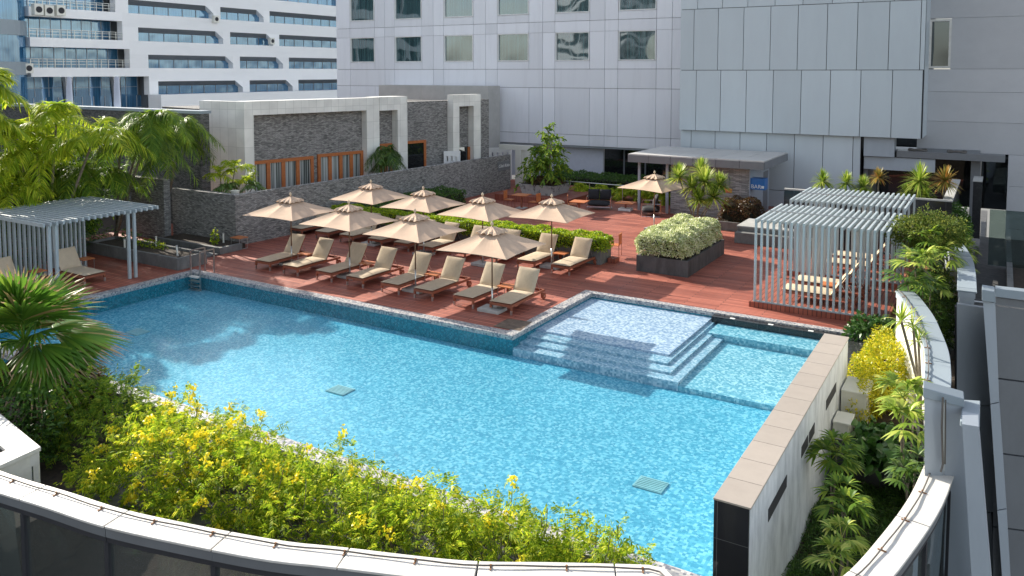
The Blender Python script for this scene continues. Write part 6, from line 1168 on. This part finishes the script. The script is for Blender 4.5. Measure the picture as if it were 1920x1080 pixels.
rhapis('dim rhapis under the lower rim beside the retaining wall', A_(1712, 930, -1.0)[:2]+(-1.15,), [A_(1715, 880, -1.0), A_(1700, 905, -1.1)], 0.45, 119, LM['palm_dark'], 9)
rg = np.random.default_rng(120); t = thing('broadleaf_bush', 'large dark glossy broad-leaved bush between the utility boxes and the rhapis', 'shrub', A_(1650, 850, -1.8)[:2]+(-0.45,))
n_ = 420; p = np.stack([rg.uniform(-0.5, 0.55, n_), rg.uniform(-0.75, 0.75, n_), rg.uniform(0.05, 0.5, n_)], 1); d = rdir(n_, 0.1, rg); d[:, 1] -= 0.3; V, Fq = strips(p, d, rg.uniform(0.14, 0.26, n_), rg.uniform(0.12, 0.19, n_), 0.5, 4, roll=rdir(n_, 1.6, rg), prof=[0.3, 1, 0.95, 0.6, 0.05]); npmesh('foliage', [(V, Fq)], LM['broad'], t)
branches([[(0, 0, 0), (rg.uniform(-.4, .4), rg.uniform(-.6, .6), 0.35)] for _ in range(8)], 0.012, t)
# rough grass in the lower bed
rg = np.random.default_rng(121); n_ = 26000; p = np.stack([rg.uniform(-2.75, -0.7, n_), rg.uniform(9.5, 17.2, n_), np.full(n_, -1.15)], 1); p[:, 2] += rg.uniform(0, 0.12, n_)+0.10*np.sin(p[:, 0]*4)*np.sin(p[:, 1]*3); d = rdir(n_, 1.0, rg)
V, Fq = strips(p, d, rg.uniform(0.12, 0.28, n_), 0.014, 0.5, 2, roll=rdir(n_, 0, rg)); tag(npmesh('ground_cover', [(V, Fq)], LM['green']), 'dark fine-leaved ground cover in the shaded lower bed', 'ground cover', kind='stuff')
# ---- flowering shrubs at the near edge of the pool
def tecoma(label, base, n_, radii, seed, flowers, m_='tecoma', wands=7):
    rg = np.random.default_rng(seed); t = thing('flowering_shrub', label, 'shrub', tuple(base), group='yellow flowering shrubs along the near pool edge'); R_ = np.array(radii); parts = []; st = MB()
    # sprays: a pinnate leaf = a short rib of paired leaflets, in clusters over the outside of the shrub
    ns = n_//11; v = rg.normal(size=(ns, 3)); v[:, 2] = np.abs(v[:, 2])*0.9+0.05; v /= np.linalg.norm(v, axis=1, keepdims=True); ph = rg.uniform(0, 6.28, 4)
    lump = 1+0.16*np.sin(v[:, 0]*6+ph[0])*np.sin(v[:, 1]*5+ph[1])+0.14*np.sin(v[:, 0]*11+ph[2]+v[:, 2]*6)+0.1*np.sin(v[:, 1]*14+ph[3]); rr = rg.uniform(0.35, 1.0, ns)**0.45*lump
    c = v*R_*rr[:, None]; d = v*0.7+rdir(ns, 0.55, rg)*0.7; d /= np.linalg.norm(d, axis=1, keepdims=True); L_ = rg.uniform(0.13, 0.22, ns)
    for k in range(5):
        u = 0.2+0.2*k; pp = c+d*(L_*u)[:, None]; pp[:, 2] -= 0.3*L_*u*u; sd = np.cross(d, rdir(ns, 1.5, np.random.default_rng(seed+999))); sd /= np.maximum(np.linalg.norm(sd, axis=1, keepdims=True), 1e-6)
        for s_ in (-1, 1): parts.append(strips(pp, sd*s_+d*0.6+rdir(ns, -0.2, rg)*0.15, rg.uniform(0.055, 0.10, ns), rg.uniform(0.017, 0.028, ns), 0.45, 3, roll=np.cross(sd, d)+rdir(ns, 0, rg)*0.3, prof=[0.25, 1, 0.8, 0.08]))
    parts.append(strips(c+d*(L_*0.95)[:, None], d, 0.08, 0.025, 0.4, 3, roll=rdir(ns, 1, rg), prof=[0.25, 1, 0.8, 0.08]))
    # tall thin wands above the mass
    for k in range(wands):
        a = rg.uniform(0, 6.28); b0 = Vector((math.cos(a)*R_[0]*0.6, math.sin(a)*R_[1]*0.5, R_[2]*0.7)); tp = b0+Vector((rg.uniform(-.15, .15), rg.uniform(-0.05, .25), rg.uniform(0.2, 0.4))); st.tube([b0, (b0+tp)/2+Vector((0.02, 0, 0)), tp], 0.006, 4); m2 = 26; u = rg.uniform(0.3, 1.05, m2)
        pp = np.array(list(b0))+(np.array(list(tp))-np.array(list(b0)))*u[:, None]+rg.normal(0, 0.05, (m2, 3)); parts.append(strips(pp, rdir(m2, 0.2, rg), rg.uniform(0.06, 0.10, m2), 0.024, 0.4, 3, roll=rdir(m2, 1, rg), prof=[0.25, 1, 0.8, 0.08]))
    npmesh('foliage', parts, LM[m_], t)
    for k in range(26): a = rg.uniform(0, 6.28); q = rg.uniform(0.2, 0.85); e = Vector((math.cos(a)*R_[0]*q, math.sin(a)*R_[1]*q, R_[2]*rg.uniform(0.3, 0.85))); st.tube([(e.x*0.25, e.y*0.4, -0.05), (e.x*0.7, e.y*0.7, e.z*0.5), e], 0.014, 4, r1=0.004)
    st.build('stems', MT['trunk'], t)
    if flowers:
        fp = []; nc = int(flowers*0.42)
        v = rg.normal(size=(nc, 3)); v[:, 2] = np.abs(v[:, 2])+0.3; v /= np.linalg.norm(v, axis=1, keepdims=True); lump = 1+0.16*np.sin(v[:, 0]*6+ph[0])*np.sin(v[:, 1]*5+ph[1])+0.14*np.sin(v[:, 0]*11+ph[2]+v[:, 2]*6)+0.1*np.sin(v[:, 1]*14+ph[3])
        cc = v*R_*(lump*0.98)[:, None]
        for k in range(13):
            pp = cc+rg.normal(0, 0.05, (nc, 3))
            for q in range(4): fp.append(strips(pp, rdir(nc, 0.3, rg), 0.04, 0.034, 0.3, 2, roll=rdir(nc, 0, rg), prof=[0.3, 1, 0.8]))
        tag(npmesh('flowers', fp, LM['flower'], t), kind='stuff')
    return t
TC = [(-15.6, 9.4, -0.45, 11000, (1.25, 1.1, 1.35), 0, 'darker green leafy shrub between the fan palm and the flowering ones'),
      (-12.6, 8.75, -0.35, 17000, (1.40, 1.45, 1.42), 150, 'largest shrub, thickly covered with yellow flowers, at the left end of the planter'),
      (-10.9, 8.9, -0.35, 15000, (1.40, 1.38, 1.36), 90, 'flowering shrub next to the largest one, many yellow blooms on its left side'),
      (-9.2, 9.1, -0.35, 14000, (1.35, 1.25, 1.22), 38, 'yellow-green shrub in the middle of the planter with scattered blooms'),
      (-7.6, 9.3, -0.35, 12000, (1.2, 1.05, 1.15), 22, 'light green shrub right of the middle with a few blooms low down'),
      (-6.1, 9.75, -0.35, 9500, (1.1, 0.85, 1.08), 10, 'thin leafy shrub second from the right end of the planter'),
      (-4.75, 10.1, -0.35, 6500, (0.9, 0.66, 0.98), 6, 'smallest sparse shrub at the right end of the planter, by the rim')]
for i, (x, y, z, n_, r_, fl, lb) in enumerate(TC): tecoma(lb, (x, y, z), n_, r_, 200+i, fl, 'tecoma' if i else 'green_mid')if i else tecoma(lb, (x, y, z), n_, r_, 200, 0, 'tecoma_green', 3)
clump('dark_bush', 'small dark bush under the fan palm by the glass wing corner', (-16.4, 8.0, -0.45), 3500, (1.1, 0.9, 0.75), 0.10, 0.05, LM['green'], 130)
clump('dark_bush', 'dark reddish spiky bush under the fan palm at the pool edge', (-17.6, 10.0, -0.45), 2500, (0.9, 0.5, 0.6), 0.25, 0.03, LM['red'], 131)
